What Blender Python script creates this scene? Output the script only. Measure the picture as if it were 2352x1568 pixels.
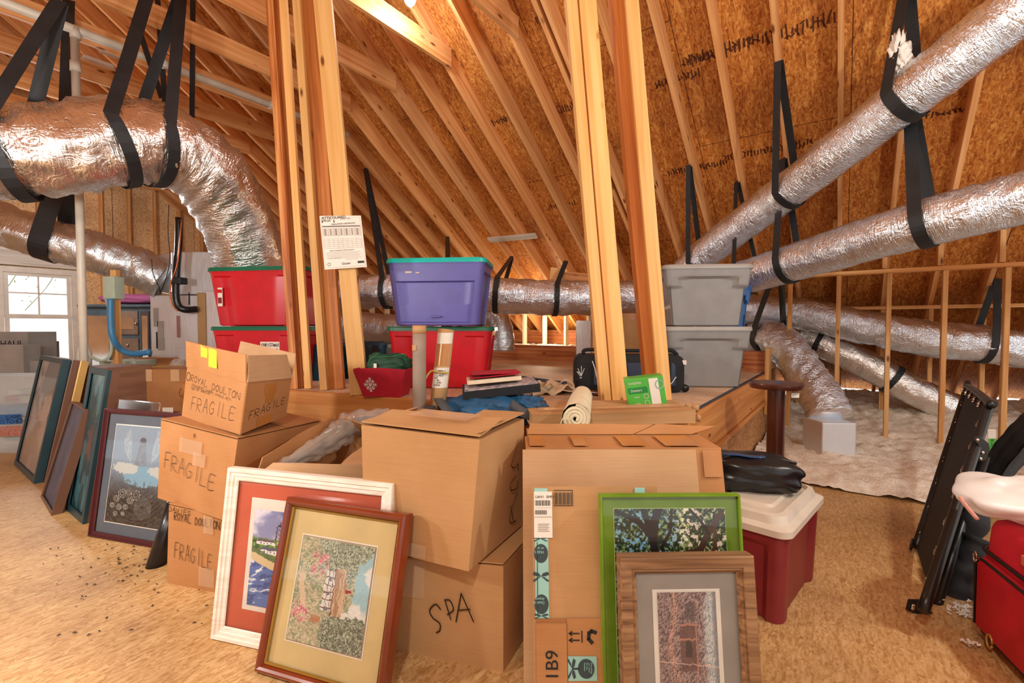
import bpy, bmesh, math, random
import numpy as np
from mathutils import Vector, Matrix, noise
random.seed(7)
V = Vector
SC = bpy.context.scene
for o in list(bpy.data.objects): bpy.data.objects.remove(o)
COL = SC.collection
# ---------------------------------------------------------------- camera
F = 1080.0; H = 1.2; TH = math.atan(34/1080)
cam = bpy.data.objects.new('camera', bpy.data.cameras.new('camera')); COL.objects.link(cam)
cam.location = (0, 0, H); cam.rotation_euler = (math.pi/2-TH, 0, 0)
cam.data.sensor_width = 36; cam.data.lens = 36*F/2352; cam.data.clip_start = .02; cam.data.clip_end = 200
SC.camera = cam
# ---------------------------------------------------------------- world, exposure
w = bpy.data.worlds.new('world'); SC.world = w; w.use_nodes = True
bg = w.node_tree.nodes['Background']; bg.inputs[0].default_value = (1, .97, .94, 1); bg.inputs[1].default_value = .9
SC.view_settings.view_transform = 'Standard'; SC.view_settings.look = 'None'
SC.view_settings.gamma = 1; SC.view_settings.exposure = 0.52
SC.view_settings.use_curve_mapping = False
# ---------------------------------------------------------------- ceiling bulb light, plus unseen lamps, some added only as fill
def lamp(loc, power, col=(1, .97, .87), r=.07):
    l = bpy.data.lights.new('lamp', 'POINT'); l.energy = power; l.color = col; l.shadow_soft_size = r
    o = bpy.data.objects.new('attic_point_light', l); COL.objects.link(o); o.location = loc
lamp((-.3, -.5, 2.6), 95)  # unseen lamp set above the camera to light the carton fronts
lamp((-.86, 4.0, 3.8), 16, (1, .96, .92))  # light of the visible ceiling bulb
lamp((2.3, 1.0, 2.5), 72)
lamp((-2.9, 1.3, 1.6), 80, (1, .97, .94), .12)
lamp((-6.0, 5.9, 2.5), 62, (.95, .97, 1), .15)  # unseen cool lamp, turned up to brighten the gable wall
lamp((-1.9, .9, 1.5), 34)  # unseen low lamp added as fill near the camera
lamp((.5, 7.6, 1.22), 20, (1, .85, .6), .05)  # unseen warm lamp added to brighten the space behind the low knee wall
# ================================================================ geometry helpers
cT, sT = math.cos(TH), math.sin(TH)
def ray(px, py):
    u = (px-1176)/F; v = (784-py)/F
    return V((u, cT+v*sT, -sT+v*cT))
def W(px, py, Y): d = ray(px, py); return V((0, 0, H))+d*(Y/d.y)
def G(px, py, z=0.0): d = ray(px, py); return V((0, 0, H))+d*((z-H)/d.z)
Bd = V((.579, .815, 0)); Ad = V((-.815, .579, 0)); UP = V((0, 0, 1))
def AS(a, s, z=0): return Ad*a+Bd*s+V((0, 0, z))
RT = .72; RZ = .17+RT*8.55
def roofz(s): return RZ-RT*s
def R(px, py, off=0):
    d = ray(px, py); s = d.dot(Bd)
    return V((0, 0, H))+d*((RZ+off-H)/(d.z+RT*s))
def lin(c):
    if isinstance(c, str): c = tuple(int(c[i:i+2], 16)/255 for i in (0, 2, 4))
    return tuple((x/12.92 if x <= .04045 else ((x+.055)/1.055)**2.4) for x in c)
def tag(o, label=None, cat=None, group=None, kind=None):
    if label: o['label'] = label
    if cat: o['category'] = cat
    if group: o['group'] = group
    if kind: o['kind'] = kind
    return o
def thing(name, label, cat, loc=(0, 0, 0), rz=0, group=None):
    o = bpy.data.objects.new(name, None); COL.objects.link(o); o.empty_display_size = .05
    o.location = loc; o.rotation_euler = (0, 0, rz); return tag(o, label, cat, group)
def par(o, root, local=False):
    if root is None: return o
    o.parent = root
    if not local: o.matrix_parent_inverse = WINV(root)
    return o
def mk(name, verts, faces, m, parent=None, local=False, smooth=False, bevel=0, kind=None):
    me = bpy.data.meshes.new(name); me.from_pydata([tuple(v) for v in verts], [], faces); me.update()
    o = bpy.data.objects.new(name, me); COL.objects.link(o)
    for mm in (m if isinstance(m, (list, tuple)) else [m]): me.materials.append(mm)
    if smooth: me.polygons.foreach_set('use_smooth', [True]*len(me.polygons))
    if bevel:
        b = o.modifiers.new('bevel', 'BEVEL'); b.width = bevel; b.segments = 2; b.limit_method = 'ANGLE'
    if kind: o['kind'] = kind
    return par(o, parent, local)
def WMAT(o):
    m = o.matrix_basis.copy()
    if o.parent: m = WMAT(o.parent) @ o.matrix_parent_inverse @ m
    return m
def WINV(o): return WMAT(o).inverted()
class MB:
    def __init__(s): s.v = []; s.f = []
    def add(s, vs, fs):
        n = len(s.v); s.v += [V(v) for v in vs]; s.f += [tuple(i+n for i in f) for f in fs]; return s
    def hexa(s, p):   # p: 4 bottom then 4 top
        return s.add(p, [(3, 2, 1, 0), (4, 5, 6, 7), (0, 1, 5, 4), (1, 2, 6, 5), (2, 3, 7, 6), (3, 0, 4, 7)])
    def box(s, c, sx, sy, sz, M=None):
        c = V(c); p = [c+V((x*sx/2, y*sy/2, z*sz/2)) for z in (-1, 1) for x, y in ((-1, -1), (1, -1), (1, 1), (-1, 1))]
        if M is not None: p = [M @ q for q in p]
        return s.hexa(p)
    def beam(s, p0, p1, w, t, nrm=None):
        p0, p1 = V(p0), V(p1); x = (p1-p0).normalized(); n = V(nrm) if nrm is not None else V((0, 0, 1))
        n = (n-x*n.dot(x)).normalized(); y = n.cross(x)
        a, b = y*w/2, n*t/2
        return s.hexa([p0-a-b, p0+a-b, p0+a+b, p0-a+b, p1-a-b, p1+a-b, p1+a+b, p1-a+b])
    def tube(s, pts, r, n=10, caps=True):
        pts = [V(p) for p in pts]; base = len(s.v); prev = None
        for i, p in enumerate(pts):
            t = (pts[min(i+1, len(pts)-1)]-pts[max(i-1, 0)]).normalized()
            if prev is None:
                a = V((0, 0, 1)) if abs(t.z) < .9 else V((1, 0, 0)); a = (a-t*a.dot(t)).normalized()
            else: a = (prev-t*prev.dot(t)).normalized()
            prev = a; b = t.cross(a); rr = r(i/(len(pts)-1)) if callable(r) else r
            for k in range(n):
                q = 2*math.pi*k/n; s.v.append(p+(a*math.cos(q)+b*math.sin(q))*rr)
        for i in range(len(pts)-1):
            for k in range(n):
                k2 = (k+1) % n; s.f.append((base+i*n+k, base+i*n+k2, base+(i+1)*n+k2, base+(i+1)*n+k))
        if caps:
            s.f.append(tuple(base+k for k in reversed(range(n)))); e = base+(len(pts)-1)*n
            s.f.append(tuple(e+k for k in range(n)))
        return s
    def ribbon(s, pts, wdir, w, t=.003):
        pts = [V(p) for p in pts]; base = len(s.v); n = len(pts)
        for i, p in enumerate(pts):
            tn = (pts[min(i+1, n-1)]-pts[max(i-1, 0)]).normalized()
            wd = V(wdir[i]) if isinstance(wdir, list) else V(wdir)
            wd = (wd-tn*wd.dot(tn)).normalized(); nn = tn.cross(wd)
            for a, b in ((-1, -1), (1, -1), (1, 1), (-1, 1)): s.v.append(p+wd*w/2*a+nn*t/2*b)
        for i in range(n-1):
            for k in range(4):
                k2 = (k+1) % 4; s.f.append((base+i*4+k, base+i*4+k2, base+(i+1)*4+k2, base+(i+1)*4+k))
        s.f += [tuple(base+k for k in (3, 2, 1, 0)), tuple(base+(n-1)*4+k for k in range(4))]
        return s
    def build(s, name, m, parent=None, **k): return mk(name, s.v, s.f, m, parent, **k)
def catmull(pts, n=10):
    pts = [V(p) for p in pts]; P = [pts[0]*2-pts[1]]+pts+[pts[-1]*2-pts[-2]]; out = []
    for i in range(1, len(P)-2):
        for k in range(n):
            t = k/n; a, b, c, d = P[i-1:i+3]
            out.append(.5*((2*b)+(c-a)*t+(2*a-5*b+4*c-d)*t*t+(3*b-a-3*c+d)*t**3))
    return out+[pts[-1]]
def boardobj(name, p0, p1, w, t, nrm, m, parent=None, bevel=.003):
    p0, p1 = V(p0), V(p1); x = (p1-p0).normalized(); n = V(nrm); n = (n-x*n.dot(x)).normalized(); y = n.cross(x)
    L = (p1-p0).length
    mb = MB().box((0, 0, 0), L, w, t); o = mb.build(name, m, None, bevel=bevel)
    M = Matrix((x, y, n)).transposed().to_4x4(); M.translation = (p0+p1)/2
    o.matrix_basis = M
    return par(o, parent)
# ================================================================ materials
def newmat(name):
    m = bpy.data.materials.new(name); m.use_nodes = True; nt = m.node_tree; b = nt.nodes['Principled BSDF']
    return m, nt, b
def nd(nt, t, **k):
    n = nt.nodes.new(t)
    for a, v in k.items():
        if a.startswith('i_'):
            key = a[2:]; key = int(key) if key.isdigit() else key.replace('_', ' ')
            n.inputs[key].default_value = v
        else: setattr(n, a, v)
    return n
def ramp(nt, fac, stops):
    r = nt.nodes.new('ShaderNodeValToRGB'); e = r.color_ramp.elements
    while len(e) < len(stops): e.new(.5)
    for x, (p, c) in zip(e, stops): x.position = p; x.color = (*lin(c), 1)
    nt.links.new(fac, r.inputs[0]); return r.outputs[0]
def coords(nt, scale=(1, 1, 1), rot=(0, 0, 0), src='Object'):
    tc = nt.nodes.new('ShaderNodeTexCoord'); mp = nt.nodes.new('ShaderNodeMapping')
    mp.inputs['Scale'].default_value = scale; mp.inputs['Rotation'].default_value = rot
    nt.links.new(tc.outputs[src], mp.inputs[0]); return mp.outputs[0]
def bump(nt, b, h, strength=.3, dist=.01):
    n = nd(nt, 'ShaderNodeBump'); n.inputs['Strength'].default_value = strength; n.inputs['Distance'].default_value = dist
    nt.links.new(h, n.inputs['Height']); nt.links.new(n.outputs[0], b.inputs['Normal'])
def mixc(nt, fac, a, b, mode='MIX'):
    n = nd(nt, 'ShaderNodeMix', data_type='RGBA', blend_type=mode)
    for s, i in ((fac, 0), (a, 6), (b, 7)):
        if isinstance(s, (int, float)): n.inputs[i].default_value = s
        elif isinstance(s, (str, tuple)): n.inputs[i].default_value = (*lin(s), 1)
        else: nt.links.new(s, n.inputs[i])
    return n.outputs[2]
def plain(name, c, rough=.5, metal=0, c2=None, scale=(8, 8, 8), bumpk=0, bs=60, spec=None, coat=0, det=3, bd=.004):
    m, nt, b = newmat(name); b.inputs['Roughness'].default_value = rough; b.inputs['Metallic'].default_value = metal
    if spec is not None: b.inputs['Specular IOR Level'].default_value = spec
    if coat: b.inputs['Coat Weight'].default_value = coat; b.inputs['Coat Roughness'].default_value = .1
    n = nd(nt, 'ShaderNodeTexNoise'); n.inputs['Scale'].default_value = 1; n.inputs['Detail'].default_value = det
    nt.links.new(coords(nt, scale), n.inputs[0])
    c2 = c2 or tuple(x*.93 for x in (c if not isinstance(c, str) else [int(c[i:i+2], 16)/255 for i in (0, 2, 4)]))
    nt.links.new(ramp(nt, n.outputs[0], [(.3, c2), (.7, c)]), b.inputs['Base Color'])
    if bumpk:
        n2 = nd(nt, 'ShaderNodeTexNoise'); n2.inputs['Scale'].default_value = bs; n2.inputs['Detail'].default_value = 4
        nt.links.new(coords(nt), n2.inputs[0]); bump(nt, b, n2.outputs[0], bumpk, bd)
    return m
def wood(name, light, mid, dark, rough=.6, knots=True, gs=1):
    m, nt, b = newmat(name); b.inputs['Roughness'].default_value = rough
    oi = nd(nt, 'ShaderNodeObjectInfo'); tc = nd(nt, 'ShaderNodeTexCoord')
    va = nd(nt, 'ShaderNodeVectorMath', operation='ADD'); vm = nd(nt, 'ShaderNodeVectorMath', operation='SCALE'); cx = nd(nt, 'ShaderNodeCombineXYZ')
    for i in range(3): nt.links.new(oi.outputs['Random'], cx.inputs[i])
    vm.inputs['Scale'].default_value = 23; nt.links.new(cx.outputs[0], vm.inputs[0])
    nt.links.new(tc.outputs['Object'], va.inputs[0]); nt.links.new(vm.outputs[0], va.inputs[1])
    mp = nd(nt, 'ShaderNodeMapping'); mp.inputs['Scale'].default_value = (.9*gs, 26*gs, 26*gs); nt.links.new(va.outputs[0], mp.inputs[0])
    n = nd(nt, 'ShaderNodeTexNoise'); n.inputs['Scale'].default_value = 1; n.inputs['Detail'].default_value = 5; n.inputs['Distortion'].default_value = .6
    nt.links.new(mp.outputs[0], n.inputs[0])
    c = ramp(nt, n.outputs[0], [(.3, dark), (.47, mid), (.66, light)])
    if knots:
        mp2 = nd(nt, 'ShaderNodeMapping'); mp2.inputs['Scale'].default_value = (3.2, 9, 9); nt.links.new(va.outputs[0], mp2.inputs[0])
        vo = nd(nt, 'ShaderNodeTexVoronoi'); vo.inputs['Scale'].default_value = 1; nt.links.new(mp2.outputs[0], vo.inputs[0])
        k = ramp(nt, vo.outputs['Distance'], [(.07, (1, 1, 1)), (.15, (0, 0, 0))])
        c = mixc(nt, k, c, '7a3f16')
    hs = nd(nt, 'ShaderNodeHueSaturation'); mr = nd(nt, 'ShaderNodeMapRange')
    mr.inputs['To Min'].default_value = .84; mr.inputs['To Max'].default_value = 1.12
    nt.links.new(oi.outputs['Random'], mr.inputs[0]); nt.links.new(mr.outputs[0], hs.inputs['Value']); nt.links.new(c, hs.inputs['Color'])
    nt.links.new(hs.outputs[0], b.inputs['Base Color']); bump(nt, b, n.outputs[0], .15, .003)
    return m
def osb(name, cols, seam=None, stain=True, scale=1, src='Object', rough=.65):
    m, nt, b = newmat(name); b.inputs['Roughness'].default_value = rough
    acc = None; hs = []
    for i, (ang, sc) in enumerate(((.3, 1), (1.1, .9), (2.0, 1.15), (2.7, .8))):
        n = nd(nt, 'ShaderNodeTexNoise'); n.inputs['Scale'].default_value = 1; n.inputs['Detail'].default_value = 2; n.inputs['Distortion'].default_value = .8
        nt.links.new(coords(nt, (14*sc*scale, 58*sc*scale, 40*scale), (0, 0, ang), src), n.inputs[0]); hs.append(n.outputs[0])
        col = ramp(nt, n.outputs[0], [(.33, cols[0]), (.5, cols[1]), (.68, cols[2])])
        if acc is None: acc = col
        else:
            k = nd(nt, 'ShaderNodeTexVoronoi'); k.inputs['Scale'].default_value = (17+7*i)*scale
            nt.links.new(coords(nt, (1, 1, 1), (0, 0, ang), src), k.inputs[0])
            sx = nd(nt, 'ShaderNodeSeparateColor'); nt.links.new(k.outputs['Color'], sx.inputs[0])
            f = ramp(nt, sx.outputs[0], [(.5, (0, 0, 0)), (.54, (1, 1, 1))]); acc = mixc(nt, f, acc, col)
    if stain:
        n = nd(nt, 'ShaderNodeTexNoise'); n.inputs['Scale'].default_value = 1.3; n.inputs['Detail'].default_value = 5
        nt.links.new(coords(nt, (1, 1, 1), (0, 0, 0), src), n.inputs[0])
        acc = mixc(nt, .75, acc, ramp(nt, n.outputs[0], [(.3, (.72, .66, .6)), (.55, (1, 1, 1))]), 'MULTIPLY')
    if seam:
        br = nd(nt, 'ShaderNodeTexBrick'); br.offset = .5
        br.inputs['Color1'].default_value = br.inputs['Color2'].default_value = (1, 1, 1, 1); br.inputs['Mortar'].default_value = (.12, .07, .04, 1)
        br.inputs['Scale'].default_value = 1; br.inputs['Mortar Size'].default_value = .003
        br.inputs['Brick Width'].default_value = seam[0]; br.inputs['Row Height'].default_value = seam[1]
        nt.links.new(coords(nt, (1, 1, 1), (0, 0, 0), src), br.inputs[0]); acc = mixc(nt, 1.0, acc, br.outputs[0], 'MULTIPLY')
    nt.links.new(acc, b.inputs['Base Color']); bump(nt, b, hs[1], .2, .004)
    return m
def cardboard(name, c1, c2, flute=(0, 0, 230)):
    m, nt, b = newmat(name); b.inputs['Roughness'].default_value = .75; b.inputs['Specular IOR Level'].default_value = .25
    n = nd(nt, 'ShaderNodeTexNoise'); n.inputs['Scale'].default_value = 4; n.inputs['Detail'].default_value = 4
    nt.links.new(coords(nt), n.inputs[0]); c = ramp(nt, n.outputs[0], [(.3, c2), (.7, c1)])
    g = nd(nt, 'ShaderNodeTexNoise'); g.inputs['Scale'].default_value = 1; g.inputs['Detail'].default_value = 1
    nt.links.new(coords(nt, (6, 6, flute[2])), g.inputs[0])
    c = mixc(nt, .28, c, ramp(nt, g.outputs[0], [(.3, (.9, .9, .9)), (.6, (1, 1, 1))]), 'MULTIPLY')
    nt.links.new(c, b.inputs['Base Color']); bump(nt, b, g.outputs[0], .12, .002)
    return m
def foilmat(name, tint=(.86, .84, .82), rough=.2, sc=1, wr=.9, uv=True):
    m, nt, b = newmat(name); b.inputs['Metallic'].default_value = .95; b.inputs['Base Color'].default_value = (*tint, 1)
    n = nd(nt, 'ShaderNodeTexNoise'); n.inputs['Scale'].default_value = 1; n.inputs['Detail'].default_value = 4; n.inputs['Distortion'].default_value = 1.2
    v = nd(nt, 'ShaderNodeTexNoise'); v.inputs['Scale'].default_value = 9*sc; v.inputs['Detail'].default_value = 3; v.inputs['Distortion'].default_value = 2.5
    n2 = nd(nt, 'ShaderNodeTexNoise'); n2.inputs['Scale'].default_value = 4; n2.inputs['Detail'].default_value = 3
    src = 'UV' if uv else 'Object'
    nt.links.new(coords(nt, (62*sc, 9*sc, 9*sc), src=src), n.inputs[0]); nt.links.new(coords(nt, (1, 1, 1), src=src), v.inputs[0]); nt.links.new(coords(nt, (1, 1, 1), src=src), n2.inputs[0])
    ab = nd(nt, 'ShaderNodeMath', operation='SUBTRACT'); ab.inputs[1].default_value = .5; nt.links.new(v.outputs[0], ab.inputs[0])
    aa = nd(nt, 'ShaderNodeMath', operation='ABSOLUTE'); nt.links.new(ab.outputs[0], aa.inputs[0])
    mx = nd(nt, 'ShaderNodeMath', operation='MULTIPLY_ADD'); mx.inputs[1].default_value = .9; nt.links.new(aa.outputs[0], mx.inputs[0])
    sm = nd(nt, 'ShaderNodeMath', operation='MULTIPLY'); sm.inputs[1].default_value = .55; nt.links.new(n.outputs[0], sm.inputs[0]); nt.links.new(sm.outputs[0], mx.inputs[2])
    bump(nt, b, mx.outputs[0], wr, .022)
    r = nd(nt, 'ShaderNodeMapRange'); r.inputs['From Min'].default_value = .35; r.inputs['From Max'].default_value = .65
    r.inputs['To Min'].default_value = rough; r.inputs['To Max'].default_value = rough+.15; nt.links.new(n2.outputs[0], r.inputs[0]); nt.links.new(r.outputs[0], b.inputs['Roughness'])
    return m
def clear(name, tint=(.9, .95, 1), k=.75, rough=.15):
    m, nt, b = newmat(name); b.inputs['Base Color'].default_value = (*tint, 1); b.inputs['Roughness'].default_value = rough
    t = nd(nt, 'ShaderNodeBsdfTransparent'); mx = nd(nt, 'ShaderNodeMixShader'); mx.inputs[0].default_value = 1-k
    nt.links.new(t.outputs[0], mx.inputs[1]); nt.links.new(b.outputs[0], mx.inputs[2]); nt.links.new(mx.outputs[0], nt.nodes['Material Output'].inputs[0])
    return m
def glassy(name, k=.05):
    m, nt, b = newmat(name); t = nd(nt, 'ShaderNodeBsdfTransparent'); g = nd(nt, 'ShaderNodeBsdfGlossy'); g.inputs['Roughness'].default_value = .03
    fr = nd(nt, 'ShaderNodeLayerWeight'); fr.inputs[0].default_value = .12; ad = nd(nt, 'ShaderNodeMath', operation='ADD'); ad.inputs[1].default_value = k
    mx = nd(nt, 'ShaderNodeMixShader'); nt.links.new(fr.outputs['Fresnel'], ad.inputs[0]); nt.links.new(ad.outputs[0], mx.inputs[0])
    nt.links.new(t.outputs[0], mx.inputs[1]); nt.links.new(g.outputs[0], mx.inputs[2]); nt.links.new(mx.outputs[0], nt.nodes['Material Output'].inputs[0])
    return m
def vcol(name, rough=.5):
    m, nt, b = newmat(name); a = nd(nt, 'ShaderNodeVertexColor'); a.layer_name = 'Col'
    nt.links.new(a.outputs[0], b.inputs['Base Color']); b.inputs['Roughness'].default_value = rough; return m
M = dict(
    rafter=wood('rafter_pine', 'ecb47c', 'dd9f62', 'c88648'),
    post=wood('post_pine', 'ecbc78', 'e4ae66', 'd89c54'),
    postdark=wood('post_pine_orange', 'd98d46', 'c87834', 'a95f26'),
    bark=wood('post_bark_edge', 'd99a58', 'b8682e', '8a4218', gs=1.6),
    stud=wood('stud_pine', 'e8b87c', 'd69a58', 'bd7f40'),
    pale=wood('pale_lumber', 'ded2bd', 'cdb898', 'b59c78', knots=False),
    beam=wood('header_lumber', 'dc9a56', 'cd8442', 'b06a2e', gs=.8),
    redbeam=wood('rim_lumber', 'c8824a', 'b06634', '8a4522'),
    whitewood=wood('whitewashed_board', 'ece6da', 'd8d0c2', 'b8ae9e', knots=False),
    osbroof=osb('roof_sheathing', ('9a5420', 'cc8034', 'e6ac5c'), seam=(2.44, 1.22)),
    osbwall=osb('wall_sheathing', ('cc9256', 'e6bb82', 'f4d8b0'), seam=(1.22, 2.44)),
    osbskirt=osb('skirt_sheathing', ('a06a3a', 'c08a55', 'd8a672')),
    floor=osb('floor_sheathing', ('b0824e', 'cca26a', 'dcb884'), scale=1.25, rough=.5),
    deck=osb('platform_deck', ('c4a080', 'd8b898', 'e6ccb0'), scale=1.2),
    card=cardboard('cardboard', 'c29668', 'b6895a'), card2=cardboard('cardboard_orange', 'c08a5a', 'b27c4c'),
    cardlight=cardboard('cardboard_light', 'cca47c', 'c0966c'), carddark=cardboard('cardboard_dark_kraft', 'b07a4c', '9f6a3e'),  # carddark is simply a darker brown board colour
    cardgrey=cardboard('cardboard_grey', '9c9690', '8b857f'), tapebrown=plain('brown_packing_tape', 'c08040', .25, spec=.6),
    tapeclear=clear('clear_packing_tape', (.82, .62, .42), .82, .12),
    ink=plain('marker_ink', '2e2018', .6), inkred=plain('red_marker_ink', '8c2a20', .6), black=plain('black_print', '1a1a1c', .5),
    foil=foilmat('duct_foil', (.80, .87, .96), .13, 1.35, .8), foilbig=foilmat('duct_foil_warm', (.88, .86, .84), .16, .85, .7), foildull=foilmat('duct_foil_dull', (.68, .72, .76), .28, .8, .5),
    foilboard=foilmat('foil_faced_board', (.74, .74, .76), .5, .35, .15, False),
    strap=plain('black_webbing', '1f2226', .55, c2='15171a', bumpk=.3, bs=300), webblue=plain('blue_black_webbing', '24364c', .5),
    insul=plain('blown_insulation', 'fff8ee', .95, c2='eadcc6', scale=(16, 16, 16), bumpk=.6, bs=75, spec=.1, bd=.02),
    fluff=plain('insulation_fluff', 'f2ede6', .95, bumpk=.8, bs=60, spec=.1),
    red=plain('red_plastic', 'cc1826', .34, spec=.45), green=plain('green_lid_plastic', '0f6a4c', .35), teal=plain('teal_lid_plastic', '14c4ba', .35),
    purple=plain('purple_plastic', '6462b0', .38), grey=plain('grey_plastic', '949290', .42), greylid=plain('light_grey_lid', 'a8a29b', .42),
    maroon=plain('maroon_plastic', '8a2a30', .42, c2='7c242a'), cream=plain('cream_lid_plastic', 'ddd2c2', .42), navy=plain('dark_teal_plastic', '12455c', .35),
    whiteplastic=plain('white_plastic', 'e2dfd8', .4), pvc=plain('pvc_pipe', 'd8d0c0', .4),
    blackmetal=plain('black_tube', '17181a', .35), chrome=plain('chrome', 'd8d4cc', .2, 1), blackcloth=plain('black_fabric', '1b1c20', .8, c2='131418', bumpk=.3, bs=200),
    blackplastic=plain('black_vinyl', '17181b', .3, c2='101114', bumpk=.3, bs=25), mattress=plain('charcoal_quilt', '26272b', .7, c2='1a1b1f', bumpk=.4, bs=30),
    redcloth=plain('red_nylon', 'c41028', .6, c2='ac0c20', bumpk=.3, bs=250), felt=plain('red_felt', 'b01028', .9, c2='9a0a20', bumpk=.4, bs=200),
    velvet=plain('green_velvet', '0c4a2e', .6, c2='06301c', bumpk=.5, bs=60), backpack=plain('blue_nylon', '1d5a86', .55, c2='144568', bumpk=.4, bs=40),
    strapgrey=plain('grey_webbing', '4c4c50', .7), canvas=plain('cream_canvas', 'e6d8c0', .8, c2='d0b894', bumpk=.3, bs=80),
    batting=plain('cream_batting', 'ece2c4', .9, c2='ddd0ae', bumpk=.6, bs=70), tubegrey=plain('grey_paper_tube', 'a08c7c', .6), tubekraft=plain('kraft_tube', 'c79a68', .6),
    paper=plain('white_paper', 'ebe2d6', .6, c2='e4dace'), greyink=plain('grey_print', '9a9088', .6), darkwood=plain('mahogany_wood', '5a2a1c', .3, c2='3c1812', scale=(5, 5, 1.5), coat=.4),
    greenbox=plain('green_carton', '54b844', .4), greendk=plain('dark_green_print', '1f8a44', .4), tapeteal=plain('teal_printed_tape', '9ccfc4', .35), tealdark=plain('dark_slate_print', '34454a', .5),
    bluehose=plain('blue_flex_conduit', '3e86b8', .4), greenish=plain('pale_green_conduit_box', 'b8c8b4', .5), copper=plain('copper_line', 'b8683c', .3, .8),
    bubble=clear('bubble_wrap', (.80, .72, .64), .72, .1), clearbin=clear('clear_bin_plastic', (.7, .85, .92), .5, .15), plasticbag=clear('white_plastic_bag', (.93, .88, .85), .25, .4),
    glass=glassy('picture_glass'), winframe=plain('window_vinyl', 'efe6d6', .45), hutch=plain('hutch_blue_paint', '4e6068', .45, c2='3e4e58'), hutchdrawer=plain('hutch_drawer_wood', '86705e', .5, c2='6e5a4c'),
    mirror=plain('mirror_glass', 'c8c4c0', .08, .9), pink=plain('magenta_cushion', 'a0507c', .7), navyframe=plain('dark_teal_frame', '1e3c44', .4), brownframe=plain('walnut_frame', '6a4632', .45),
    goldframe=plain('gold_frame', 'c8a05c', .35, .4), backpaper=plain('frame_backing_paper', '5a5664', .7, c2='4a4754'), maroonframe=plain('burgundy_frame', '4e1c22', .35),
    whiteframe=wood('whitewashed_frame', 'f0e6da', 'ebddcf', 'e0cebc', knots=False, gs=2), coral=plain('coral_mat', 'cf6448', .8), redwood=plain('cherry_frame', '8a3a18', .25, c2='6c2810', scale=(3, 3, 3), coat=.5),
    gold=plain('gilt_lip', 'b89040', .3, .6), khaki=plain('khaki_mat', 'd3bb84', .8), slate=plain('slate_mat', '596470', .8), greenmat=plain('green_suede_mat', '7c9c30', .9, spec=.1, c2='688a20', scale=(12, 12, 12)),
    rustic=wood('rustic_frame', 'a07a54', '86603e', '5c3c22', gs=2.2, knots=False), greymat=plain('grey_mat', '9a948c', .8), matwhite=plain('mat_bevel_white', 'efe8dc', .7), art=vcol('artwork_print', .45),
    bluetape=plain('blue_tape', '2f6fb8', .5), bluefoam=plain('blue_board', '1f5a90', .6), lime=plain('lime_sticky_note', 'c0d030', .7), yellowrope=plain('yellow_rope', 'c8a850', .7),
    hutchdark=plain('dark_furniture', '463c3c', .5), bulb=None)
def emis(name, c, s):
    m, nt, b = newmat(name); e = nd(nt, 'ShaderNodeEmission'); e.inputs[0].default_value = (*lin(c), 1); e.inputs[1].default_value = s
    nt.links.new(e.outputs[0], nt.nodes['Material Output'].inputs[0]); return m
M['bulb'] = emis('lit_bulb', 'dfeeff', 2.5)
# ================================================================ shell of the attic
RZB = math.atan2(.815, .579)
def local_slab(name, m, x0, x1, y0, y1, t=.02, Mx=None, kind='structure', poly=None, z=0):
    mb = MB(); p = poly or [(x0, y0), (x1, y0), (x1, y1), (x0, y1)]; n = len(p)
    mb.v = [V((x, y, -t)) for x, y in p]+[V((x, y, 0)) for x, y in p]
    mb.f = [tuple(range(n-1, -1, -1)), tuple(range(n, 2*n))]+[(i, (i+1) % n, n+(i+1) % n, n+i) for i in range(n)]
    o = mb.build(name, m); o.matrix_basis = Mx if Mx is not None else Matrix.Translation((0, 0, z)) @ Matrix.Rotation(RZB, 4, 'Z')
    if kind: o['kind'] = kind
    return o
local_slab('floor', M['floor'], 0, 0, 0, 0, t=.03, poly=[(-6, -4.5), (8.3, -4.5), (8.3, 5.6), (8.3, 11.3), (-6, 11.3)])
sl = V((Bd.x*.8115, Bd.y*.8115, -.8115*RT)); sn = Ad.cross(-sl).normalized()
if sn.z < 0: sn = -sn
def roofslab(name, sgn):
    x = V((sgn*sl.x, sgn*sl.y, sl.z)); y = Ad*sgn; z = x.cross(y).normalized()
    Mx = Matrix((x, y, z)).transposed().to_4x4(); Mx.translation = AS(0, 0, RZ+.24)
    return local_slab(name, M['osbroof'], 0, 10.75, -4.5 if sgn > 0 else -11.3, 11.3 if sgn > 0 else 4.5, .015, Mx)
roofslab('ceiling', 1); roofslab('ceiling', -1)
# rafters
NR = [(.07+.405*n) for n in range(-9, 28)]
raf = None
for a in NR:
    if raf is None:
        raf = boardobj('rafter', AS(a, 0.02, roofz(0)+.1), AS(a, 8.62, roofz(8.6)+.1), .184, .038, Ad, M['rafter'], bevel=0)
        tag(raf, 'long sloping pine rafter under the orange roof sheathing', 'rafter', 'roof rafters'); r0 = a
        o = raf
    else:
        o = raf.copy(); COL.objects.link(o); o.location = raf.location+Ad*(a-r0)
# doubled rafter seen beside the white nailing board
o = boardobj('rafter', AS(2.17, 0.02, roofz(0)+.1), AS(2.17, 8.62, roofz(8.6)+.1), .184, .038, Ad, M['rafter'], bevel=0)
tag(o, 'second rafter doubled close beside its neighbour, leaving a narrow dark gap', 'rafter')
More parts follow.
